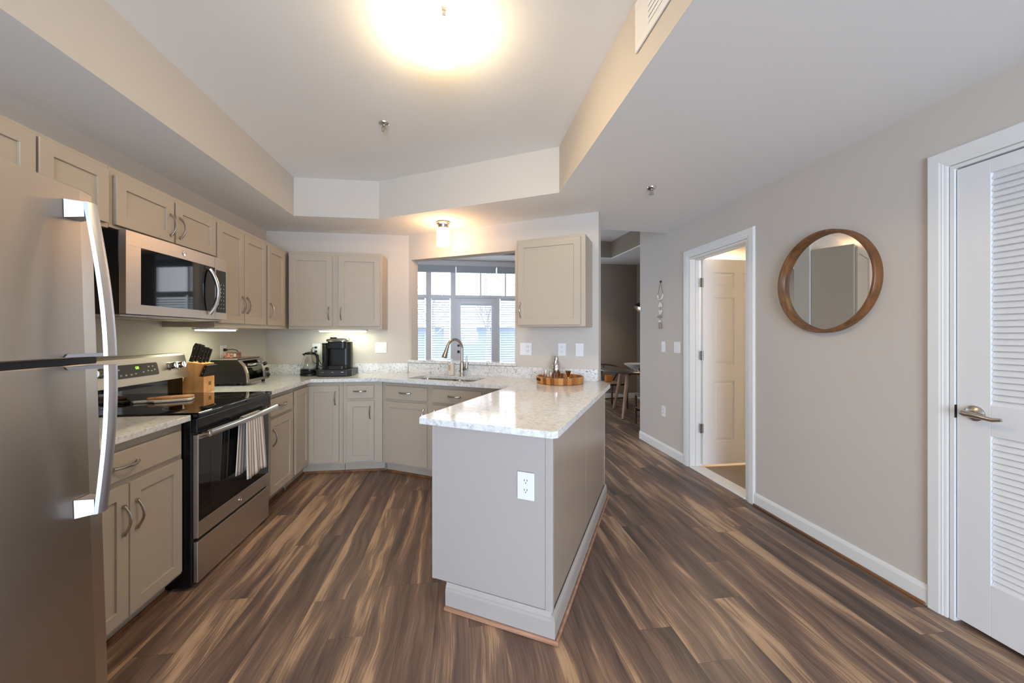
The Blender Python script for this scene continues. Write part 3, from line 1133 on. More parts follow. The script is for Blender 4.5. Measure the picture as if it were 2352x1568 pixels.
op.build('outlet_plate', PLATE, c, bevel=0.002)


def outlet_face(parent, cxx, y, z0, z1, mtx=ID, two=True):
    zc = (z0 + z1) / 2
    for dz in ((0.021, -0.021) if two else (0,)):
        s = MB()
        s.box(cxx - 0.0077, cxx - 0.0053, y - 0.001, y, zc + dz + 0.001, zc + dz + 0.009, mtx)
        s.box(cxx + 0.0053, cxx + 0.0077, y - 0.001, y, zc + dz + 0.001, zc + dz + 0.009, mtx)
        s.lathe([(0.0024, 0), (0.0024, 0.001)], 8, mtx @ T(cxx, y, zc + dz - 0.006) @ RX(90))
        s.build('socket_slots', SLOT, parent)


outlet_face(c, 0.495, -0.0095, 0.59, 0.712)

# ------------------------------------------------------------------ countertops
CT0, CT1 = 0.880, 0.910
c = thing('countertop', 'short speckled white countertop between refrigerator and range', 'countertop', (BF, 1.44, CT0))
MB().box(XL + 0.0015 - BF, 0.045, 0, 0.699, 0, 0.03).build('counter_slab', GRAN, c, bevel=0.004)
MB().box(XL + 0.0015 - BF, XL + 0.02 - BF, 0, 0.699, 0.0305, 0.135).build('backsplash', GRANB, c, bevel=0.002)

c = thing('countertop', 'long speckled white countertop wrapping from the range round to the peninsula', 'countertop', (-1.0, 3.69, CT0))
wp = lambda p: (p[0] + 1.0, p[1] - 3.69)
qa, qb = -2.507, 2.822
inner_x, inner_y = AB(-2.494, 2.821)
outline = [(-1.375, 2.911), (-1.375, 3.69), (AB(-2.494, 2.824)[0] - 0.03, 3.69), AB(-2.40, 2.797), AB(-1.165, 2.797), AB(-1.15, 2.77), AB(-1.15, 1.60), AB(-1.135, 1.556), AB(-0.447, 1.545), AB(-0.427, 1.565), AB(-0.427, 3.20), AB(-0.54, HW + 0.07), AB(E_A + 0.002, HW + 0.07), AB(E_A + 0.002, HW - 0.0015), AB(-2.586, HW - 0.0015), (cx - 0.001, YB - 0.0015), (XL + 0.0015, YB - 0.0015), (XL + 0.0015, 2.911)]


def rrect(x0, x1, y0, y1, r, n=5):
    pts = []
    for (ccx, ccy, a0) in ((x1 - r, y0 + r, -90), (x1 - r, y1 - r, 0), (x0 + r, y1 - r, 90), (x0 + r, y0 + r, 180)):
        for k in range(n + 1):
            a = radians(a0 + 90 * k / n)
            pts.append((ccx + r * cos(a), ccy + r * sin(a)))
    return pts


SK = (-2.27, -1.56, 2.90, 3.225)     # sink cut-out in (a, b)
hole = [AB(*p) for p in rrect(*SK, 0.06)]
MB().prism([wp(p) for p in outline], 0, 0.03, holes=[[wp(p) for p in hole]]).build('counter_slab', GRAN, c)
bs = MB()
bs.box(XL + 0.0015 + 1, XL + 0.02 + 1, 2.912 - 3.69, YB - 0.022 - 3.69, 0.0305, 0.135)
bs.prism([wp(p) for p in ((XL + 0.0015, YB - 0.0015), (XL + 0.0015, YB - 0.02), (AB(-2.58, HW - 0.02)[0] - 0.003, YB - 0.02), (cx - 0.001, YB - 0.0015))], 0.0305, 0.135)
bs.prism([wp(AB(*p)) for p in ((-2.575, HW - 0.02), (E_A - 0.004, HW - 0.02), (E_A - 0.004, HW - 0.0015), (-2.583, HW - 0.0015))], 0.0305, 0.135)
bs.build('backsplash', GRANB, c)
# granite ledge of the pass-through
lx, ly = AB(-2.0, HW)
lg = thing('window_sill', 'speckled stone ledge of the pass-through opening behind the faucet', 'sill', (lx, ly, 1.0206), -30)
MB().box(A0 + 2.0 + 0.002, A1 + 2.0 - 0.002, 0.0, 0.15, 0, 0.028).box(A0 + 2.0 - 0.03, A1 + 2.0 + 0.018, -0.03, -0.0015, 0.0, 0.028).build('sill_slab', GRANB, lg, bevel=0.003)

# sink
kx, ky = AB((SK[0] + SK[1]) / 2, (SK[2] + SK[3]) / 2)
c = thing('kitchen_sink', 'undermount double-bowl stainless steel sink below the faucet', 'sink', (kx, ky, 0.69), -30)
hw_, hd_ = (SK[1] - SK[0]) / 2, (SK[3] - SK[2]) / 2
for (u0, u1) in ((-hw_ - 0.004, -0.012), (0.012, hw_ + 0.004)):
    mb = MB()
    pts = rrect(u0, u1, -hd_ - 0.004, hd_ + 0.004, 0.06)
    pin = rrect(u0 + 0.012, u1 - 0.012, -hd_ + 0.008, hd_ - 0.008, 0.05)
    n = len(pts)
    mb.add([(*p, 0.1885) for p in pts] + [(*p, 0.02) for p in pin] + [(0.5 * (u0 + u1), 0, 0.012)],
           [(i, i + n, (i + 1) % n + n, (i + 1) % n) for i in range(n)] + [(i + n, 2 * n, (i + 1) % n + n) for i in range(n)])
    b = mb.build('sink_bowl', STEELP, c, smooth=True)
    MB().lathe([(0.042, 0), (0.042, 0.004), (0.03, 0.001), (0.0, 0.001)], 20, T(0.5 * (u0 + u1), 0, 0.014)).build('drain', STEELP, b, smooth=True)
MB().box(-0.012, 0.012, -hd_ - 0.004, hd_ + 0.004, 0.17, 0.186).build('divider', STEELP, c, bevel=0.004)

# faucet
fx, fy = AB(-1.884, 3.285)
c = thing('faucet', 'brushed nickel gooseneck pull-down faucet at the sink', 'faucet', (fx, fy, 0.911), -30)
mb = MB()
mb.lathe([(0.030, 0), (0.030, 0.006), (0.024, 0.014), (0.021, 0.05), (0.0225, 0.10), (0.018, 0.135), (0.0145, 0.15)], 20)
mb.build('faucet_base', NICKEL, c, smooth=True)
nk = MB()
pts = [(0, 0, 0.14), (0, 0, 0.22), (0, 0, 0.27)]
for k in range(1, 13):
    th = radians(13.8 * k)
    h = 0.092 * (1 - cos(th))
    pts.append((-0.34 * h, -0.94 * h, 0.27 + 0.092 * sin(th)))
nk.tube(pts, [0.0135] * len(pts), 12)
nk.build('gooseneck', NICKEL, c, smooth=True)
e = Vector(pts[-1])
dv = (Vector(pts[-1]) - Vector(pts[-2])).normalized()
sp_ = MB()
sp_.tube([e - dv * 0.01, e + dv * 0.03, e + dv * 0.065, e + dv * 0.105, e + dv * 0.11], [0.0145, 0.017, 0.021, 0.0275, 0.024], 14)
sp_.build('spray_head', NICKEL, c, smooth=True)
lv = MB()
lv.tube([(0.012, 0.0, 0.065), (0.05, 0.0, 0.078)], [0.02, 0.017], 12)
lv.tube([(0.05, 0, 0.08), (0.056, 0, 0.12), (0.052, 0.0, 0.17), (0.056, 0.0, 0.205)], [0.014, 0.009, 0.007, 0.005], 10)
lv.build('lever', NICKEL, c, smooth=True)

# soap bottle
bx_, by_ = AB(-2.009, 3.29)
c = thing('soap_bottle', 'pale soap bottle with a small printed label left of the faucet', 'bottle', (bx_, by_, 0.911), -20)
MB().box(-0.031, 0.031, -0.024, 0.024, 0, 0.118).build('bottle_body', M('soap_bottle_plastic', (222, 212, 198), 0.4, var=0.03), c, bevel=0.008, segs=3)
MB().box(-0.022, 0.0, -0.0252, -0.0242, 0.05, 0.105).build('label', M('soap_label', (196, 172, 140), 0.6, var=0.25, vscale=130), c)
mb = MB()
mb.lathe([(0.013, 0.118), (0.013, 0.132), (0.006, 0.134), (0.006, 0.156), (0.012, 0.157), (0.012, 0.166)], 14)
mb.tube([(0, 0, 0.162), (-0.035, -0.005, 0.160), (-0.042, -0.006, 0.152)], [0.005, 0.004, 0.004], 8)
mb.build('pump', PLATE, c, smooth=True)


# ------------------------------------------------------------------ refrigerator
def fridge():
    f = thing('refrigerator', 'stainless steel refrigerator with freezer on top and long bowed handles', 'refrigerator', (-1.15, 0.61, 0.0))
    f.rotation_euler = (0, radians(-1.7), 0)
    W, Htop, seam = 0.82, 1.79, 1.243
    MB().box(-0.74, -0.075, 0.004, W - 0.004, 0.035, Htop - 0.012).build('fridge_body', DGREY, f, bevel=0.006)
    MB().box(-0.074, -0.03, 0.02, W - 0.02, 0.02, 0.10).build('toe_grille', BLKPL, f, bevel=0.004)

    def door(name, z0, z1):
        mb = MB()
        n = 14
        pts = []
        for k in range(n + 1):
            t = k / n
            y = t * W
            x = 0.010 * (1 - (2 * t - 1) ** 2)
            e = min(t, 1 - t) * W
            if e < 0.02:
                x -= 0.012 * (1 - e / 0.02) ** 2
            pts.append((x - 0.004, y))
        poly = pts + [(-0.07, W), (-0.07, 0)]
        mb.prism(poly, z0, z1)
        o = mb.build(name, STEELV, f, bevel=0.004)
        return o

    up = door('freezer_door', seam + 0.008, Htop)
    lo = door('fridge_door', 0.11, seam - 0.012)
    MB().box(-0.073, -0.012, 0.01, W - 0.008, seam - 0.0115, seam + 0.0075).build('door_gasket', BLKPL, f)
    hy = W - 0.082

    def handle(parent, pts_):
        # pts_: (z, standoff) from the far end to the seam end
        mb = MB()
        n = len(pts_)
        prof = [(-0.019, 0.0), (-0.016, 0.010), (0.0, 0.016), (0.016, 0.010), (0.019, 0.0), (0.012, -0.006), (-0.012, -0.006)]
        m_ = len(prof)
        vs, fs = [], []
        for (z, d) in pts_:
            for (py_, px_) in prof:
                vs.append((0.004 + d + px_, hy + py_, z))
        for i in range(n - 1):
            for k in range(m_):
                a, b = i * m_ + k, i * m_ + (k + 1) % m_
                fs.append((a, b, b + m_, a + m_))
        fs.append(tuple(range(m_)))
        fs.append(tuple(reversed([(n - 1) * m_ + k for k in range(m_)])))
        mb.add(vs, fs)
        # far bracket: a flared foot carrying the grip on the door skin
        zf, df = pts_[0]
        s = 1 if pts_[1][0] < zf else -1
        mb.add([(0.002, hy - 0.03, zf + s * 0.004), (0.002, hy + 0.022, zf + s * 0.004), (0.002, hy + 0.022, zf - s * 0.052), (0.002, hy - 0.03, zf - s * 0.052),
                (0.004 + df, hy - 0.016, zf), (0.004 + df, hy + 0.016, zf), (0.004 + df, hy + 0.016, zf - s * 0.046), (0.004 + df, hy - 0.016, zf - s * 0.046)],
               [(0, 1, 5, 4), (1, 2, 6, 5), (2, 3, 7, 6), (3, 0, 4, 7), (4, 5, 6, 7), (0, 3, 2, 1)])
        # seam bracket: a thin swept plate
        zn, dn = pts_[-1]
        t_ = 0.010 * s
        mb.add([(0.004, hy - 0.045, zn), (0.004, hy + 0.016, zn), (dn, hy + 0.014, zn), (dn, hy - 0.014, zn),
                (0.004, hy - 0.035, zn + t_), (0.004, hy + 0.016, zn + t_), (dn, hy + 0.014, zn + t_), (dn, hy - 0.014, zn + t_)],
               [(0, 1, 2, 3), (4, 7, 6, 5), (0, 4, 5, 1), (1, 5, 6, 2), (2, 6, 7, 3), (3, 7, 4, 0)])
        return mb.build('handle', HANDS, parent, smooth=True)

    def bow(z0, z1, d0, d1, n=14):
        return [(z0 + (z1 - z0) * k / n, d0 + (d1 - d0) * sin(0.5 * pi * k / n)) for k in range(n + 1)]

    handle(up, bow(1.735, seam + 0.012, 0.040, 0.082))
    handle(lo, bow(0.765, seam - 0.016, 0.040, 0.082))
    return f


fridge()


# ------------------------------------------------------------------ range
def kitchen_range():
    # local frame: x right along the run, y into the wall, z up; door skin at y = 0
    r = thing('range', 'black and stainless electric range with glass cooktop', 'range', (-1.355, 2.146, 0), 90)
    W = 0.758
    D = 0.625
    MB().box(0.0, W, 0.026, D, 0.015, 0.890).build('range_body', BLACK, r, bevel=0.003)
    MB().box(-0.0, W, -0.012, D - 0.06, 0.8905, 0.918).build('cooktop', BLKGL, r, bevel=0.007, segs=3)
    ring_mat = M('burner_ring', (92, 92, 92), 0.4)
    for (ex, ey, er) in ((0.2, 0.16, 0.115), (0.2, 0.43, 0.08), (0.56, 0.16, 0.08), (0.56, 0.43, 0.105)):
        n = 40
        vs, fs = [], []
        for q in (er, er - 0.003):
            vs += [(ex + q * cos(2 * pi * k / n), ey + q * sin(2 * pi * k / n), 0.9182) for k in range(n)]
        fs = [(k, (k + 1) % n, n + (k + 1) % n, n + k) for k in range(n)]
        MB().add(vs, fs).build('burner_ring', ring_mat, r)
    MB().box(0.0, W, -0.004, 0.0255, 0.815, 0.889).build('front_trim', BLACK, r, bevel=0.004)
    # oven door
    fr = MB()
    z0, z1 = 0.262, 0.800
    fr.box(0.012, W - 0.012, 0.0, 0.025, z0, 0.345)
    fr.box(0.012, W - 0.012, 0.0, 0.025, 0.775, z1)
    fr.box(0.012, 0.018, 0.0, 0.025, 0.345, 0.775)
    fr.box(W - 0.018, W - 0.012, 0.0, 0.025, 0.345, 0.775)
    od = fr.build('oven_door', STEELH, r, bevel=0.0015)
    MB().box(0.0185, W - 0.0185, 0.001, 0.024, 0.3455, 0.7745).build('oven_window', BLKGL, od)
    MB().box(0.11, W - 0.11, 0.0003, 0.001, 0.395, 0.70).build('window_tint', M('oven_window_tint', (30, 28, 26), 0.08, spec=0.6), od)
    hb = MB()
    hz = 0.808
    pts, n = [], 12
    for k in range(n + 1):
        t = k / n
        pts.append((0.02 + (W - 0.04) * t, -0.050 - 0.012 * sin(pi * t), hz))
    hb.tube(pts, 0.0195, 12, flat=0.75)
    for t in (0, 1):
        x = 0.028 + (W - 0.056) * t
        hb.tube([(x, 0.002, hz - 0.01), (x, -0.03, hz - 0.004), (x, -0.05, hz)], [0.014, 0.012, 0.013], 10)
    hb.build('handle', STEELP, od, smooth=True)
    bd = MB()
    bd.lathe([(0.0, 0), (0.016, 0), (0.016, 0.002), (0.0, 0.003)], 24, T(W / 2 + 0.01, 0.0, 0.302) @ RX(90))
    bd.lathe([(0.013, 0.002), (0.013, 0.0035), (0.011, 0.0035), (0.011, 0.002)], 24, T(W / 2 + 0.01, 0.0, 0.302) @ RX(90), False, False)
    bd.build('badge', STEELP, od, smooth=True)
    # storage drawer
    MB().box(0.014, W - 0.012, 0.003, 0.025, 0.03, 0.243).build('storage_drawer', STEELH, r, bevel=0.003)
    # backguard
    bg = MB()
    yb = D + 0.018
    bg.box(0.0, W, D - 0.0595, yb, 0.8905, 1.03)
    bg.build('backguard_base', BLKGL, r, bevel=0.003)
    pn = MB()
    pr_ = [(D - 0.105, 1.03), (D - 0.072, 1.182), (D - 0.060, 1.196), (yb, 1.196), (yb, 1.0305), (D - 0.095, 1.0305)]
    pn.prism(pr_[::-1], 0.0, W, Matrix(((0, 0, 1, 0), (1, 0, 0, 0), (0, 1, 0, 0), (0, 0, 0, 1))))
    bp_ = pn.build('control_panel', STEELH, r, bevel=0.002)
    # sloped face frame for controls
    tilt = math.degrees(math.atan2(0.033, 0.152))
    F = T(0, D - 0.1055, 1.03) @ RX(-tilt)       # local: x right, z up the slope, y into the panel
    MB().prism(rrect(0.20, 0.50, 0.045, 0.122, 0.012), -0.0005, 0.003, F @ Matrix(((1, 0, 0, 0), (0, 0, -1, 0), (0, 1, 0, 0), (0, 0, 0, 1)))).build('display_panel', M('display_panel_dark', (58, 48, 46), 0.3), bp_)
    text_mesh('08', 0.024, F @ T(0.348, -0.0036, 0.098) @ RX(90), 'clock_digits', SCREEN, bp_)
    btm = M('button_print', (190, 182, 176), 0.5)
    for (u, v) in ((0.225, 0.095), (0.232, 0.062), (0.265, 0.062), (0.30, 0.062), (0.33, 0.065), (0.385, 0.07), (0.42, 0.075), (0.445, 0.072), (0.43, 0.10), (0.46, 0.10), (0.47, 0.078)):
        MB().box(u - 0.006, u + 0.006, -0.0042, -0.003, v - 0.004, v + 0.004, F).build('button', btm, bp_)
    for u in (0.055, 0.125, 0.605, 0.675):
        k = MB()
        k.lathe([(0.027, 0), (0.027, 0.006), (0.023, 0.009), (0.021, 0.034), (0.018, 0.037)], 22, F @ T(u, 0.0, 0.088) @ RX(90))
        k.box(-0.004, 0.004, -0.002, 0.002, -0.02, 0.02, F @ T(u, -0.038, 0.088))
        k.build('knob', STEELP, bp_, smooth=True)


kitchen_range()


# ------------------------------------------------------------------ microwave
def microwave():
    m = thing('microwave', 'stainless over-the-range microwave hung below the short cabinet', 'microwave', (-1.60, 2.046, 1.425), 90)
    W, H = 0.786, 0.405
    MB().box(0, W, 0.0305, 0.397, 0, H).build('microwave_body', BLACK, m, bevel=0.003)
    MB().box(0.01, W - 0.01, 0.035, 0.39, -0.012, -0.0005).build('bottom_plate', STEELH, m, bevel=0.003)
    for x0 in (0.08, 0.45):
        MB().box(x0, x0 + 0.22, 0.10, 0.24, -0.0165, -0.0125).build('grease_filter', NICKEL, m, bevel=0.002)
    # curved door front
    dw = 0.655

    def bowed(x0, x1, z0, z1, dy, y1, name, mat_, parent, bulge=0.007):
        n = 12
        p = []
        for k in range(n + 1):
            t = k / n
            x = x0 + (x1 - x0) * t
            p.append((x, -bulge * (1 - ((x - W / 2) / (W / 2)) ** 2) + dy))
        mb = MB()
        mb.prism(p + [(x1, y1), (x0, y1)], z0, z1)
        return mb.build(name, mat_, parent)

    # door frame as four bands round the window
    dz0, dz1 = 0.0, H
    d = bowed(0.0, dw, 0.335, dz1, 0, 0.03, 'door', STEELH, m)
    bowed(0.0, dw, dz0, 0.048, 0, 0.03, 'door_rail', STEELH, d)
    bowed(0.0, 0.082, 0.0485, 0.3345, 0, 0.03, 'door_stile', STEELH, d)
    bowed(0.0825, dw, 0.0485, 0.3345, 0.002, 0.03, 'door_window', BLKGL, d)
    hb = MB()
    n = 14
    pts = []
    for k in range(n + 1):
        t = k / n
        pts.append((0.590 + 0.028 * sin(pi * t), -0.012 - 0.034 * sin(pi * t) ** 0.7, 0.03 + 0.285 * t))
    hb.tube(pts, 0.0115, 10, flat=0.8)
    hb.build('handle', STEELP, d, smooth=True)
    cp = bowed(dw + 0.002, W, 0.0, H, 0, 0.03, 'control_panel', STEELH, m)
    bowed(dw + 0.012, W - 0.012, 0.045, 0.325, -0.0012, 0.01, 'keypad', BLKGL, cp)
    bt = MB()
    for i in range(7):
        for j in range(3):
            bt.box(dw + 0.03 + j * 0.026, dw + 0.04 + j * 0.026, -0.0065, -0.004, 0.07 + i * 0.026, 0.077 + i * 0.026)
    bt.build('key_print', M('key_print', (150, 150, 150), 0.5), cp)
    bd = MB()
    bd.lathe([(0.0, 0), (0.015, 0), (0.015, 0.003), (0.0, 0.004)], 22, T(0.375, -0.0068, 0.37) @ RX(90))
    bd.build('badge', STEELP, d, smooth=True)


microwave()


# ------------------------------------------------------------------ small lights and ceiling fittings
def under_light(label, loc, rz, L):
    t = thing('under_cabinet_light', label, 'light', loc, rz, 'under-cabinet lights')
    MB().box(-L / 2 - 0.012, L / 2 + 0.012, -0.05, 0.05, 0.008, 0.0225).build('housing', PLATE, t, bevel=0.004)
    MB().prism(rrect(-L / 2, L / 2, -0.045, 0.045, 0.02), 0.0, 0.0075).build('diffuser', LAMPU, t)


under_light('glowing under-cabinet light on the left run above the knife block', (-1.78, 3.03, UB - 0.0245), 90, 0.34)
under_light('glowing under-cabinet light above the coffee maker', (-1.19, 4.04, UB - 0.0245), 0, 0.44)

c = thing('ceiling_light', 'glowing flush-mount bowl light with three metal clips in the ceiling tray', 'light', (-0.115, 1.765, TRAY), 20)
R = 0.165
prof = [(0.0, -0.13)] + [(R * sin(radians(a_)), -0.06 - 0.07 * cos(radians(a_))) for a_ in range(10, 91, 10)] + [(R, -0.05)]
MB().lathe(prof, 40, None, False, True).build('glass_bowl', LAMPG, c, smooth=True)
MB().lathe([(0.15, -0.049), (0.16, -0.03), (0.16, -0.001)], 32).build('ceiling_pan', TRIM, c, smooth=True)
for k, an in enumerate((175, 45, 285)):
    mb = MB()
    mb.box(R - 0.028, R + 0.008, -0.011, 0.011, -0.062, -0.045, RZ(an - 20))
    mb.box(R + 0.002, R + 0.007, -0.009, 0.009, -0.082, -0.045, RZ(an - 20))
    mb.build('clip', NICKEL, c, bevel=0.002)

c = thing('ceiling_light', 'small cylinder ceiling light glowing above the sink pass-through', 'light', (-0.167, 3.66, SOF - 0.0005), 0)
MB().lathe([(0.064, 0), (0.064, -0.012), (0.052, -0.020), (0.046, -0.046), (0.05, -0.05), (0.05, -0.056), (0.0, -0.056)][::-1], 28, None, False, True).build('canopy', NICKEL, c, smooth=True)
MB().lathe([(0.0, -0.228), (0.054, -0.228), (0.060, -0.222), (0.062, -0.072), (0.056, -0.0585), (0.0, -0.0585)], 28, None, False, False).build('glass_cylinder', LAMPC, c, smooth=True)


def sprinkler(label, loc):
    s = thing('fire_sprinkler', label, 'sprinkler', loc)
    MB().lathe([(0.0, -0.012), (0.02, -0.012), (0.034, -0.006), (0.036, 0.0)], 22, None, False, True).build('escutcheon', STEELP, s, smooth=True)
    mb = MB()
    mb.lathe([(0.010, -0.0125), (0.010, -0.022), (0.004, -0.024), (0.004, -0.045), (0.006, -0.047)], 12, None, True, True)
    mb.tube([(0.009, 0, -0.02), (0.014, 0, -0.034), (0.005, 0, -0.046)], 0.0028, 6)
    mb.tube([(-0.009, 0, -0.02), (-0.014, 0, -0.034), (-0.005, 0, -0.046)], 0.0028, 6)
    mb.build('sprinkler_head', NICKEL, s, smooth=True)
    MB().lathe([(0.0, -0.052), (0.018, -0.051), (0.018, -0.048), (0.0, -0.0475)], 14, None, False, False).build('deflector', STEELP, s)


sprinkler('chrome fire sprinkler on the raised tray ceiling', (-0.512, 2.62, TRAY - 0.0003))
sprinkler('chrome fire sprinkler on the lower ceiling near the bathroom door', (1.40, 2.62, sofz((1.36, 0)) - 0.0003))

c = thing('vent_grille', 'white air vent grille on the side of the ceiling tray', 'vent', (0.7345, 1.15, 2.61))
mb = MB()
mb.box(-0.008, 0, -0.35, 0.35, -0.105, -0.068)
mb.box(-0.008, 0, -0.35, 0.35, 0.068, 0.105)
mb.box(-0.008, 0, -0.35, -0.24, -0.068, 0.068)
mb.box(-0.008, 0, 0.24, 0.35, -0.068, 0.068)
mb.build('vent_frame', TRIM, c, bevel=0.003)
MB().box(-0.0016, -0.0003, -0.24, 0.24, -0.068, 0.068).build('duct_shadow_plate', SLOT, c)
mb = MB()
for k in range(6):
    z = -0.057 + k * 0.0225
    mb.box(-0.0055, 0.0055, -0.24, 0.24, -0.0014, 0.0014, T(-0.0065, 0, z) @ RY(62))
mb.build('vent_blades', TRIM, c)

# ------------------------------------------------------------------ wall plates
def plate(label, mtx_loc, rz, w_, h_, kind, cat='outlet', group=None, nm=None):
    """flat plate; local x right, y into the wall, z up"""
    t = thing(nm or ('electrical_outlet' if cat == 'outlet' else 'light_switch' if cat == 'light switch' else 'wall_plate'), label, cat, mtx_loc, rz, group)
    MB().box(-w_ / 2, w_ / 2, -0.006, -0.0005, -h_ / 2, h_ / 2).build('plate', PLATE, t, bevel=0.002)
    for (kx, kd) in kind:
        if kd == 'o':
            mb = MB()
            for dz in (0.021, -0.021):
                mb.prism(rrect(-0.016, 0.016, -0.014, 0.014, 0.008), 0.006, 0.0075, T(kx, 0, dz) @ RX(90))
            mb.build('receptacle', PLATE, t)
            outlet_face(t, kx, -0.0075, -0.061, 0.061)
        elif kd == 's':
            MB().box(kx - 0.0165, kx + 0.0165, -0.0085, -0.006, -0.033, 0.033, None).build('rocker', PLATE, t, bevel=0.001)
    return t


o_left = plate('white outlet plate on the left wall behind the toaster oven, with a black plug', (XL, 3.49, 1.172), 90, 0.078, 0.118, [(0, 'o')])
o_back = plate('white outlet plate behind the glass kettle with two black plugs', (-1.509, YB, 1.166), 0, 0.078, 0.118, [(0, 'o')])
plate('white double wall plate right of the coffee maker', (-0.852, YB, 1.182), 0, 0.117, 0.116, [(-0.023, 's'), (0.023, 's')], 'light switch')
ZP = 1.185


def dplate(label, a, w_, kind, cat='outlet'):
    p = AB(a, HW)
    return plate(label, (p[0], p[1], ZP), -30, w_, 0.117, kind, cat)


dplate('white double plate with switch and outlet beside the pass-through opening', -1.231, 0.116, [(-0.023, 's'), (0.023, 'o')])
dplate('white outlet plate on the diagonal wall above the cocktail tray', -0.878, 0.072, [(0, 'o')])
dplate('blank white wall plate nearest the free end of the diagonal wall', -0.717, 0.072, [], 'wall plate')
plate('white switch plate below the hanging ornament on the right wall', (XR, 3.965, 1.184), -90, 0.078, 0.118, [(0, 's')], 'light switch')
plate('white double switch plate beside the bathroom door casing', (XR, 3.695, 1.186), -90, 0.117, 0.118, [(-0.023, 's'), (0.023, 's')], 'light switch')
plate('white outlet low on the right wall left of the bathroom door', (XR, 3.962, 0.46), -90, 0.078, 0.118, [(0, 'o')])


def plug(label, loc, rz, cord_pts):
    t = thing('power_plug', label, 'plug', loc, rz)
    mb = MB()
    mb.tube([(0, -0.0082, 0), (0, -0.022, 0), (0, -0.034, 0)], [0.013, 0.012, 0.006], 10)
    mb.build('plug_body', BLKPL, t, smooth=True)
    MB().tube(cord_pts, 0.0032, 8).build('power_cord', BLKPL, t, smooth=True)


plug('black plug and short cord of the toaster oven in the left wall outlet', (XL, 3.49, 1.193), 90,
     [(0, -0.033, 0), (0.02, -0.06, 0.004), (0.05, -0.08, -0.006), (0.072, -0.085, -0.03), (0.078, -0.05, -0.06), (0.07, -0.014, -0.12)])
plug('upper of the two black plugs in the outlet behind the kettle', (-1.509, YB, 1.187), 0,
     [(0, -0.033, 0), (-0.01, -0.05, 0.004), (-0.028, -0.052, -0.02), (-0.034, -0.04, -0.08), (-0.02, -0.03, -0.15), (0.06, -0.03, -0.20), (0.10, -0.03, -0.225)])
plug('lower of the two black plugs in the outlet behind the kettle', (-1.509, YB, 1.145), 0,
     [(0, -0.033, 0), (0.012, -0.05, -0.01), (0.03, -0.05, -0.06), (0.06, -0.05, -0.12), (0.09, -0.04, -0.17), (0.14, -0.03, -0.2)])

# ------------------------------------------------------------------ round mirror
c = thing('wall_mirror', 'round mirror in a deep brown wooden frame on the right wall', 'mirror', (XR - 0.0005, 2.06, 1.652))
RM = 0.318
rot = RY(-90)
MB().lathe([(RM, 0.0), (RM, 0.045), (RM - 0.004, 0.05), (RM - 0.016, 0.05), (RM - 0.020, 0.046), (RM - 0.020, 0.012), (RM - 0.024, 0.0)], 72, rot, False, False).build('mirror_frame', MIRW, c, smooth=True)
MB().lathe([(0, 0.010), (RM - 0.0202, 0.010)], 72, rot, False, False).build('mirror_glass', MIRG, c)

# ------------------------------------------------------------------ hanging ornament
c = thing('wall_hanging', 'small pale moon-shaped clay ornament hanging on a cord near the bathroom door', 'wall hanging', (XR, 4.02, 1.925))
fl = Matrix(((0, 0, -1, 0), (-1, 0, 0, 0), (0, 1, 0, 0), (0, 0, 0, 1)))   # x right seen from the room, y up, z off the wall
MB().lathe([(0.012, 0.001), (0.012, 0.012), (0.006, 0.016)], 12, fl).build('nail_head', DGREY, c, smooth=True)
mb = MB()
mb.tube([(0, 0, 0.009), (-0.05, -0.14, 0.009)], 0.002, 6, fl)
mb.tube([(0, 0, 0.009), (0.05, -0.135, 0.009)], 0.002, 6, fl)
mb.tube([(0, -0.205, 0.009), (0, -0.50, 0.009)], 0.0015, 6, fl)
mb.build('hanging_cord', CORD, c)
arc = []
for k in range(17):
    an = radians(185 + 170 * k / 16)
    arc.append((0.055 * cos(an), -0.145 + 0.06 * sin(an), 0.012))
mb = MB()
mb.tube(arc, [0.006 + 0.007 * sin(pi * k / 16) for k in range(17)], 8, fl, flat=0.7)
mb.build('crescent', PLATE, c, smooth=True)
mb = MB()
mb.prism([(0.04 * cos(radians(a_)), -0.29 + 0.055 * sin(radians(a_))) for a_ in range(0, 181, 15)], 0.005, 0.013, fl)
mb.prism([(0.036 * cos(radians(a_)), -0.325 + 0.05 * sin(radians(a_))) for a_ in range(180, 361, 15)], 0.005, 0.013, fl)
mb.build('half_moon', MARBLE, c, bevel=0.002)
MB().lathe([(0.0, -0.014), (0.016, -0.012), (0.026, 0.0), (0.016, 0.012), (0.0, 0.014)], 14, T(-0.02, 0, -0.40)).build('grey_bead', CERW, c, smooth=True)
MB().lathe([(0.0, -0.012), (0.013, -0.008), (0.017, 0.0), (0.013, 0.008), (0.0, 0.012)], 14, T(-0.02, 0, -0.452)).build('white_bead', PLATE, c, smooth=True)
mb = MB()
mb.prism([(-0.019, -0.468), (0.019, -0.468), (0.024, -0.535), (-0.024, -0.535)][::-1], 0.008, 0.022, fl)
mb.build('tassel', CERW, c, bevel=0.004)

# ------------------------------------------------------------------ things on the counters
# knife block
c = thing('knife_block', 'light wooden knife block on the counter right of the range', 'knife block', (-1.955, 2.932, 0.9105))
side = [(0.0, 0.0), (0.15, 0.0), (0.15, 0.112), (0.112, 0.112), (0.150, 0.205), (0.045, 0.218)]
MX = Matrix(((1, 0, 0, 0), (0, 0, -1, 0), (0, 1, 0, 0), (0, 0, 0, 1)))
MB().prism(side, -0.118, 0.0, MX).build('block_body', BEECH, c, bevel=0.003)
MB().box(0.1502, 0.1508, 0.052, 0.078, 0.048, 0.074).build('emblem', M('block_emblem', (120, 92, 66), 0.6), c)


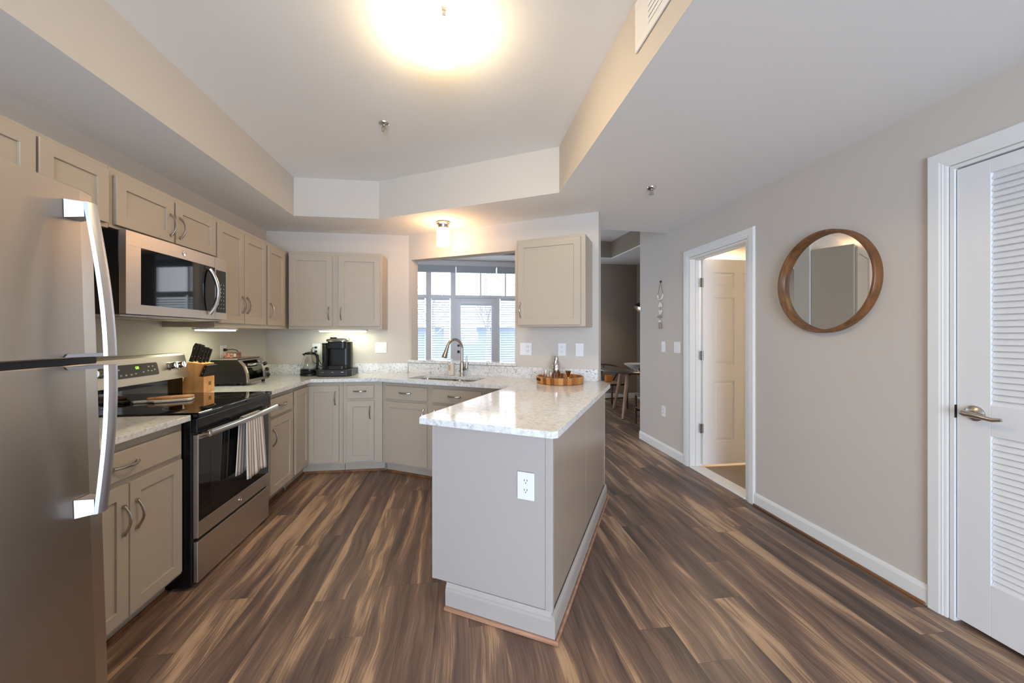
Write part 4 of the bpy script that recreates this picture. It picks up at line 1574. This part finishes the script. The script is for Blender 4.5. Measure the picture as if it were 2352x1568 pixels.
def knife(label, loc, L, wd, tk, tilt, group):
    t = thing('kitchen_knife', label, 'knife', loc, 0, group)
    t.rotation_euler = (0, radians(tilt), 0)
    mb = MB()
    mb.prism([(-wd / 2, 0.0), (wd / 2, 0.0), (wd * 0.46, L * 0.35), (wd * 0.55, L * 0.8), (wd * 0.48, L), (-wd * 0.3, L * 1.0), (-wd * 0.55, L * 0.8), (-wd * 0.42, L * 0.4)], -tk / 2, tk / 2, MX)
    h = mb.build('handle', BLKPL, t, bevel=0.003)
    rv = MB()
    for q in (0.28, 0.72):
        rv.lathe([(0.003, 0), (0.003, tk + 0.0016)], 8, T(0, tk / 2 + 0.0008, L * q) @ RX(90))
    rv.build('rivets', STEELP, h)
    return t


MBK = 'large knives standing in the block'
# slots in the sloped top surface
for (lx_, ly_, L, wd) in ((0.055, 0.022, 0.135, 0.026), (0.055, 0.058, 0.130, 0.025), (0.055, 0.094, 0.122, 0.024), (0.112, 0.022, 0.118, 0.022), (0.112, 0.058, 0.112, 0.022), (0.112, 0.094, 0.100, 0.020)):
    zt = 0.9105 + 0.218 - (lx_ - 0.045) * 0.013 / 0.105 + 0.0035
    knife('large black-handled knife standing in the top of the wooden block', (-1.955 + lx_, 2.932 + ly_, zt), L, wd, 0.015, 16, MBK)
for k in range(8):
    knife('black steak knife in the lower front step of the wooden block', (-1.955 + 0.131, 2.932 + 0.010 + k * 0.014, 0.9105 + 0.1125), 0.088, 0.021, 0.0105, 21, 'steak knives in the front of the block')

# toaster oven
c = thing('toaster_oven', 'black and silver toaster oven with a glass door in the left corner', 'toaster oven', (-1.97, 3.275, 0.9105))
zb, zt = 0.022, 0.208
sd = [(0.0, zb), (0.265, zb), (0.262, 0.09), (0.238, 0.16), (0.20, zt - 0.004), (0.19, zt), (0.0, zt)]
MB().prism(sd, -0.35, 0.0, MX).build('oven_body', BLKPL, c, bevel=0.003)
MB().prism([(0.005, zt + 0.0005), (0.185, zt + 0.0005), (0.20, zt + 0.004), (0.19, zt + 0.010), (0.005, zt + 0.008)], -0.351, 0.001, MX).build('top_cover', STEELH, c, bevel=0.002)
fd = [(0.2655, zb + 0.002), (0.2625, 0.09), (0.2385, 0.16), (0.2005, zt - 0.004)]


def front_band(y0, y1, t0, t1, off, th=0.006):
    """strip following the curved front between profile parameters t0..t1"""
    pts = []
    n = 8
    seg = [Vector((q[0], q[1])) for q in fd]

    def at(t):
        f_ = t * (len(seg) - 1)
        i = min(int(f_), len(seg) - 2)
        return seg[i].lerp(seg[i + 1], f_ - i)
    out = [at(t0 + (t1 - t0) * k / n) for k in range(n + 1)]
    nx = Vector((0.93, 0.37))
    poly = [(p.x + nx.x * (off + th), p.y + nx.y * (off + th)) for p in out] + [(p.x + nx.x * off, p.y + nx.y * off) for p in reversed(out)]
    mb = MB()
    mb.prism(poly, -y1, -y0, MX)
    return mb


fr = front_band(0.0, 0.022, 0, 1, 0.0006, 0.012)
for q in (front_band(0.258, 0.272, 0, 1, 0.0006, 0.012), front_band(0.022, 0.258, 0, 0.10, 0.0006, 0.012), front_band(0.022, 0.258, 0.93, 1, 0.0006, 0.012)):
    fr.add(q.v, q.f)
fr.build('door_frame', STEELH, c)
d = front_band(0.0225, 0.2575, 0.105, 0.925, 0.001, 0.005).build('glass_door', BLKGL, c)
hb = MB()
hb.tube([(0.252, 0.035, 0.170), (0.266, 0.05, 0.166), (0.268, 0.14, 0.165), (0.266, 0.23, 0.166), (0.252, 0.245, 0.170)], 0.009, 10)
hb.build('handle', STEELP, d, smooth=True)
front_band(0.2725, 0.35, 0, 1, 0.0006, 0.008).build('control_panel', STEELH, c)
for (kz, kx_) in ((0.055, 0.272), (0.105, 0.264), (0.155, 0.248)):
    k = MB()
    k.lathe([(0.016, 0), (0.016, 0.012), (0.012, 0.02)], 14, T(kx_, 0.312, kz) @ RY(68))
    k.build('knob', BLKPL, c, smooth=True)
mb = MB()
for (fx_, fy_) in ((0.03, 0.03), (0.03, 0.32), (0.235, 0.03), (0.235, 0.32)):
    mb.lathe([(0.013, 0.0), (0.015, zb - 0.0005)], 10, T(fx_, fy_, 0))
mb.build('feet', BLKPL, c)
c = thing('printed_packet', 'small red and white printed packet lying on the toaster oven', 'packet', (-1.91, 3.46, 0.9105 + 0.2187), 8)
MB().box(-0.035, 0.035, -0.08, 0.08, 0, 0.042).build('carton', PRED, c, bevel=0.003)
MB().box(0.0352, 0.0362, -0.07, -0.025, 0.008, 0.034).build('printed_panel', PLATE, c)
MB().box(0.0352, 0.0362, 0.035, 0.07, 0.010, 0.032).build('printed_stripe', M('packet_red', (176, 70, 64), 0.6, var=0.4, vscale=120), c)

# glass kettle
c = thing('glass_kettle', 'glass electric kettle with black base and handle left of the coffee maker', 'kettle', (-1.512, 4.045, 0.9105))
MB().lathe([(0.088, 0), (0.092, 0.004), (0.092, 0.018), (0.086, 0.024)], 28).build('power_base', BLKPL, c, smooth=True)
MB().lathe([(0.086, 0.0245), (0.09, 0.03), (0.09, 0.062), (0.086, 0.066)], 28).build('lower_band', BLACK, c, smooth=True)
MB().lathe([(0.087, 0.0665), (0.083, 0.10), (0.07, 0.15), (0.055, 0.195), (0.052, 0.21), (0.0495, 0.21), (0.0525, 0.194), (0.0675, 0.149), (0.0805, 0.10), (0.0845, 0.07)], 32, None, False, False).build('glass_jug', GLASS, c, smooth=True)
MB().lathe([(0.053, 0.2105), (0.056, 0.214), (0.05, 0.228), (0.02, 0.236), (0.0, 0.237)], 24, None, True, False).build('lid', BLKPL, c, smooth=True)
MB().tube([(-0.045, -0.01, 0.208), (-0.066, -0.014, 0.214)], [0.014, 0.007], 8).build('spout', BLKPL, c, smooth=True)
hx = Vector((0.80, -0.6, 0)).normalized()
mb = MB()
pts = [hx * 0.035 + Vector((0, 0, 0.222)), hx * 0.075 + Vector((0, 0, 0.222)), hx * 0.112 + Vector((0, 0, 0.205)), hx * 0.122 + Vector((0, 0, 0.16)), hx * 0.117 + Vector((0, 0, 0.11)), hx * 0.10 + Vector((0, 0, 0.065)), hx * 0.086 + Vector((0, 0, 0.05))]
mb.tube(pts, [0.014, 0.015, 0.014, 0.0125, 0.012, 0.011, 0.009], 10)
mb.build('handle', BLKPL, c, smooth=True)

# pod drawer and coffee maker
c = thing('pod_drawer', 'low charcoal coffee pod drawer below the coffee maker', 'drawer', (-1.241, 4.0, 0.9105))
MB().prism([(-0.166, -0.09), (-0.13, -0.128), (0.13, -0.128), (0.166, -0.09), (0.166, 0.15), (-0.166, 0.15)], 0.002, 0.066).build('drawer_body', DGREY, c, bevel=0.004)
MB().box(-0.125, 0.125, -0.1325, -0.1283, 0.008, 0.058).build('drawer_front', DGREY, c, bevel=0.002)
for q in (-0.09, 0.0, 0.09):
    MB().box(q - 0.012, q + 0.012, -0.1345, -0.1327, 0.042, 0.047).build('pull_slot', STEELP, c)
c = thing('coffee_maker', 'black single-serve coffee maker with a silver rim standing on the pod drawer', 'coffee maker', (-1.238, 4.035, 0.9772))
mb = MB()
body = rrect(-0.095, 0.125, -0.04, 0.10, 0.05)
mb.prism(body, 0, 0.27)
mb.build('brewer_body', BLKPL, c, bevel=0.004)
MB().prism(rrect(-0.07, 0.10, -0.135, -0.0405, 0.03), 0.0, 0.035).build('drip_tray', BLKPL, c, bevel=0.003)
MB().prism(rrect(-0.075, 0.105, -0.115, -0.0405, 0.035), 0.205, 0.275).build('brew_head', BLKPL, c, bevel=0.006)
mb = MB()
n = 16
vs, fs = [], []
hd_ = rrect(-0.094, 0.126, -0.124, 0.095, 0.06, 6)
m_ = len(hd_)
ccx, ccy = 0.0175, -0.0185
for (s_, z) in ((1.0, 0.2755), (1.0, 0.288), (0.93, 0.304), (0.72, 0.316), (0.0, 0.320)):
    vs += [(ccx + (p[0] - ccx) * s_, ccy + (p[1] - ccy) * s_, z) for p in hd_]
for i in range(4):
    for k in range(m_):
        a, b = i * m_ + k, i * m_ + (k + 1) % m_
        fs.append((a, b, b + m_, a + m_))
fs.append(tuple(reversed(range(m_))))
mb.add(vs, fs)
mb.build('silver_lid', STEELP, c, smooth=True)
MB().box(-0.045, 0.02, -0.115, -0.06, 0.308, 0.318).build('display', BLKGL, c, bevel=0.003)
MB().tube([(0.04, -0.10, 0.305), (0.045, -0.06, 0.330), (0.075, -0.03, 0.330), (0.10, -0.03, 0.305)], 0.008, 8).build('lid_handle', STEELP, c, smooth=True)
MB().prism(rrect(-0.142, -0.0955, -0.06, 0.10, 0.022), 0.0, 0.245).build('water_tank', M('smoky_tank', (70, 74, 62), 0.08, trans=0.7), c, bevel=0.002)
MB().prism(rrect(-0.144, -0.0945, -0.062, 0.102, 0.022), 0.2455, 0.26).build('tank_lid', BLKPL, c, bevel=0.003)

# cocktail tray set
tx, ty = AB(-0.84, 3.14)
c = thing('serving_tray', 'round wooden stave tray with cut-out handles on the peninsula counter', 'tray', (tx, ty, 0.9105), 25)
MB().lathe([(0.0, 0.0), (0.192, 0.0), (0.198, 0.004), (0.203, 0.055), (0.200, 0.058), (0.190, 0.058), (0.187, 0.055), (0.184, 0.012), (0.0, 0.012)], 64, None, False, False).build('tray_body', TRAYW, c, smooth=True)
hh = MB()
for an in (165, 345):
    for k in range(-3, 4):
        a_ = radians(an + k * 3.2)
        hh.box(-0.0012, 0.0012, -0.0062, 0.0062, -0.009, 0.009, T(0.2022 * cos(a_), 0.2022 * sin(a_), 0.036) @ RZ(math.degrees(a_)))
hh.build('handle_slots', M('tray_slot', (60, 34, 16), 0.8), c)
TZ = 0.9105 + 0.0123


def on_tray(a, b):
    return (*AB(a, b), TZ)


c = thing('cocktail_shaker', 'polished steel cocktail shaker standing at the back of the wooden tray', 'shaker', on_tray(-0.895, 3.22))
MB().lathe([(0.033, 0), (0.034, 0.003), (0.0425, 0.09), (0.0425, 0.115), (0.041, 0.118)], 32).build('shaker_cup', STEELP, c, smooth=True)
MB().lathe([(0.042, 0.1182), (0.042, 0.125), (0.036, 0.150), (0.023, 0.170), (0.021, 0.178)], 32, None, True, True).build('strainer_top', STEELP, c, smooth=True)
MB().lathe([(0.0225, 0.1782), (0.0225, 0.195), (0.020, 0.205), (0.015, 0.208), (0.0, 0.208)], 24, None, True, False).build('cap', STEELP, c, smooth=True)
c = thing('jigger', 'copper-toned double-ended jigger on the right of the wooden tray', 'jigger', on_tray(-0.765, 3.13))
MB().lathe([(0.020, 0.0), (0.008, 0.038), (0.008, 0.042), (0.025, 0.092), (0.0235, 0.092), (0.007, 0.044), (0.0, 0.042)], 24, None, True, False).build('jigger_cone', M('copper_steel', (196, 160, 128), 0.15, 1.0, bump=0.01, bscale=60), c, smooth=True)


def tumbler(label, a, b, r, h):
    t = thing('glass_tumbler', label, 'glass', on_tray(a, b), 0, 'tumblers on the wooden tray')
    MB().lathe([(0.0, 0.0), (r * 0.86, 0.0), (r * 0.9, 0.004), (r, h), (r - 0.0025, h), (r * 0.86, 0.012), (0.0, 0.010)], 24, None, False, False).build('glass_body', GLASS, t, smooth=True)


tumbler('clear glass tumbler at the left back of the wooden tray', -0.975, 3.17, 0.036, 0.085)
tumbler('clear glass tumbler at the front of the tray below the shaker', -0.90, 3.075, 0.036, 0.075)

# boards on the cooktop
def paddle(name, label, loc, rz, L, W, th, mat_, hl):
    t = thing(name, label, 'cutting board', loc, rz)
    pts = rrect(0, L, -W / 2, W / 2, 0.02)
    poly = [(0.02, -W / 2), (L - 0.02, -W / 2), (L, -W / 2 + 0.02), (L, W / 2 - 0.02), (L - 0.02, W / 2), (0.02, W / 2), (-0.02, 0.022), (-hl, 0.017), (-hl - 0.012, 0.0), (-hl, -0.017), (-0.02, -0.022)]
    MB().prism(poly, 0, th).build('board_panel', mat_, t, bevel=0.004)
    return t


paddle('serving_board', 'white marble paddle board lying on the black cooktop', (-1.83, 2.52, 0.9188), 25, 0.19, 0.13, 0.013, MARBLE, 0.08)
paddle('wooden_board', 'small wooden paddle board resting on the white board on the cooktop', (-1.815, 2.545, 0.9323), 27, 0.165, 0.09, 0.012, BOARDW, 0.045)

# dish towel on the oven handle
def towel():
    t = thing('dish_towel', 'striped white dish towel hanging from the oven door handle', 'towel', (-1.31, 2.57, 0.808), 90)
    nu, nv = 36, 30
    vs, fs, uvs = [], [], []
    # path: back lower edge -> over the bar -> front lower edge
    path = []
    for k in range(nv + 1):
        s = k / nv
        if s < 0.36:
            z = -0.33 * (1 - s / 0.36)
            y = 0.0205
        elif s < 0.46:
            an = pi * (s - 0.36) / 0.10
            y = 0.0205 * cos(an)
            z = 0.0205 * sin(an)
        else:
            z = -0.36 * (s - 0.46) / 0.54
            y = -0.0205
        path.append((y, z, s))
    for (y, z, s) in path:
        fall = min(1.0, abs(z) / 0.36)
        for i in range(nu + 1):
            u = i / nu
            wv = 0.0045 * fall * sin(u * 5.2 * pi + 1.0 + s * 2)
            shift = -0.025 if y > 0.0 else 0.0
            x = (u - 0.5) * (0.185 + 0.05 * fall) + shift * fall + 0.012 * fall
            yy = y + (wv - 0.004 * fall if y < 0 else -abs(wv) * 0.3 + 0.002 * fall)
            if y < 0:
                yy -= 0.006 * fall
            vs.append((x, yy, z - 0.006 * sin(u * 7) * fall))
            uvs.append((u, s))
    w_ = nu + 1
    for j in range(nv):
        for i in range(nu):
            fs.append((j * w_ + i, j * w_ + i + 1, (j + 1) * w_ + i + 1, (j + 1) * w_ + i))
    me = bpy.data.meshes.new('towel_cloth')
    me.from_pydata(vs, [], fs)
    uvl = me.uv_layers.new(name='UVMap')
    for lpp in me.loops:
        uvl.data[lpp.index].uv = uvs[lpp.vertex_index]
    me.materials.append(TOWEL)
    me.polygons.foreach_set('use_smooth', [True] * len(me.polygons))
    o = bpy.data.objects.new('towel_cloth', me)
    COL.objects.link(o)
    o.parent = t
    md = o.modifiers.new('thickness', 'SOLIDIFY')
    md.thickness = 0.003
    md.offset = 0


towel()

# ------------------------------------------------------------------ dining area
c = thing('dining_table', 'round dark dining table with splayed pale wooden legs beyond the kitchen', 'table', (2.86, 5.88, 0))
MB().lathe([(0.0, 0.715), (0.54, 0.715), (0.56, 0.722), (0.565, 0.738), (0.56, 0.742), (0.0, 0.742)], 56, None, False, False).build('tabletop', TTOP, c, smooth=True)
for k, an in enumerate((222, 112, 335)):
    a_ = radians(an)
    u = Vector((cos(a_), sin(a_), 0))
    lg_ = MB()
    lg_.tube([u * 0.30 + Vector((0, 0, 0.712)), u * 0.40 + Vector((0, 0, 0.35)), u * 0.50 + Vector((0, 0, 0.012))], [0.034, 0.028, 0.02], 12)
    lo = lg_.build('leg', OAK, c, smooth=True)
    MB().tube([u * 0.50 + Vector((0, 0, 0.0115)), u * 0.503 + Vector((0, 0, 0.0))], 0.017, 10).build('leg_cap', DGREY, lo)
    MB().tube([u * 0.285 + Vector((0, 0, 0.714)), u * 0.302 + Vector((0, 0, 0.675))], [0.042, 0.038], 12).build('bracket', BLACK, lo, smooth=True)
MB().lathe([(0.24, 0.68), (0.24, 0.714)], 30).build('apron', DWALN, c)


def wishbone(label, loc, rz):
    t = thing('dining_chair', label, 'chair', loc, rz, 'dark wooden dining chairs')
    # faces -y; seat 0.45 high
    MB().prism([(-0.235, -0.21), (0.235, -0.21), (0.20, 0.22), (-0.20, 0.22)], 0.43, 0.455).build('seat', SEAT, t, bevel=0.008)
    fr_ = MB()
    fr_.tube([(-0.235, -0.215, 0.435), (0.235, -0.215, 0.435)], 0.017, 8)
    fr_.tube([(-0.20, 0.225, 0.435), (0.20, 0.225, 0.435)], 0.017, 8)
    fr_.tube([(-0.245, -0.21, 0.435), (-0.21, 0.22, 0.435)], 0.017, 8)
    fr_.tube([(0.245, -0.21, 0.435), (0.21, 0.22, 0.435)], 0.017, 8)
    fr_.build('seat_frame', DWALN, t, smooth=True)
    for s in (-1, 1):
        MB().tube([(s * 0.245, -0.215, 0.0), (s * 0.245, -0.215, 0.44)], [0.014, 0.018], 10).build('leg', DWALN, t, smooth=True)
        MB().tube([(s * 0.21, 0.25, 0.0), (s * 0.205, 0.23, 0.30), (s * 0.215, 0.215, 0.46), (s * 0.25, 0.12, 0.62), (s * 0.265, 0.04, 0.70)], [0.014, 0.018, 0.018, 0.016, 0.013], 10).build('leg', DWALN, t, smooth=True)
        MB().tube([(s * 0.245, -0.21, 0.25), (s * 0.208, 0.23, 0.25)], 0.011, 8).build('stretcher', DWALN, t, smooth=True)
    MB().tube([(-0.243, -0.213, 0.20), (0.243, -0.213, 0.20)], 0.011, 8).build('stretcher', DWALN, t, smooth=True)
    pts = []
    for k in range(25):
        a_ = radians(-25 + 230 * k / 24)
        pts.append((0.275 * cos(a_), 0.06 + 0.25 * sin(a_), 0.705 + 0.05 * max(0, sin(a_))))
    MB().tube(pts, 0.0155, 10).build('top_rail', DWALN, t, smooth=True)
    y_ = MB()
    y_.tube([(0, 0.225, 0.45), (0, 0.26, 0.58), (-0.07, 0.295, 0.745)], [0.018, 0.016, 0.012], 8)
    y_.tube([(0, 0.26, 0.58), (0.07, 0.295, 0.745)], [0.014, 0.012], 8)
    y_.build('back_splat', DWALN, t, smooth=True)


wishbone('dark wooden chair with curved back rail on the far left side of the dining table', (2.66, 6.52, 0), 8)
wishbone('dark wooden chair at the near side of the dining table, mostly behind the wall end', (2.78, 5.02, 0), 172)
c = thing('seat_cushion', 'small orange cushion leaning on the far dining chair', 'cushion', (2.69, 6.60, 0.4565), 8)
MB().box(-0.07, 0.07, -0.03, 0.03, 0.0, 0.12).build('cushion_cover', ORANGE, c, bevel=0.02, segs=3)
c = thing('serving_bowl', 'wide shallow white bowl on the dining table', 'bowl', (2.93, 5.98, 0.7425))
MB().lathe([(0.0, 0.0), (0.09, 0.0), (0.10, 0.012), (0.20, 0.075), (0.205, 0.09), (0.198, 0.09), (0.09, 0.022), (0.0, 0.018)], 40, None, False, False).build('bowl_body', BOWLM, c, smooth=True)
c = thing('candle_holder', 'small clear glass candle holder on the near edge of the dining table', 'candle holder', (2.745, 5.62, 0.7425))
MB().lathe([(0.0, 0.0), (0.035, 0.0), (0.04, 0.06), (0.037, 0.06), (0.033, 0.008), (0.0, 0.006)], 20, None, False, False).build('holder_glass', GLASS, c, smooth=True)
MB().lathe([(0.0, 0.0085), (0.018, 0.0085), (0.018, 0.022), (0.0, 0.022)], 14, None, False, False).build('tea_light', STEELP, c)

c = thing('floor_lamp', 'black floor lamp whose shade shows beside the wall end in the dining room', 'lamp', (3.42, 6.45, 0))
MB().lathe([(0.14, 0), (0.14, 0.015), (0.02, 0.025)], 28).build('lamp_base', BLACK, c, smooth=True)
MB().tube([(0, 0, 0.024), (0, 0, 1.82), (-0.05, 0, 1.90), (-0.12, 0, 1.90)], 0.011, 10).build('pole', BLACK, c, smooth=True)
sh_ = MB()
MS = T(-0.17, 0, 1.83) @ RY(38)
sh_.lathe([(0.115, -0.07), (0.105, -0.02), (0.075, 0.03), (0.03, 0.06), (0.0, 0.065), (0.0, 0.06), (0.07, 0.026), (0.10, -0.02), (0.112, -0.07)], 26, MS, False, False)
sh_.build('lamp_shade', BLACK, c, smooth=True)
MB().lathe([(0.0, -0.06), (0.025, -0.055), (0.035, -0.03), (0.025, -0.005), (0.0, 0.0)], 16, MS, False, False).build('bulb', emitter('floor_lamp_bulb', (1, 0.72, 0.42), 140), c, smooth=True)
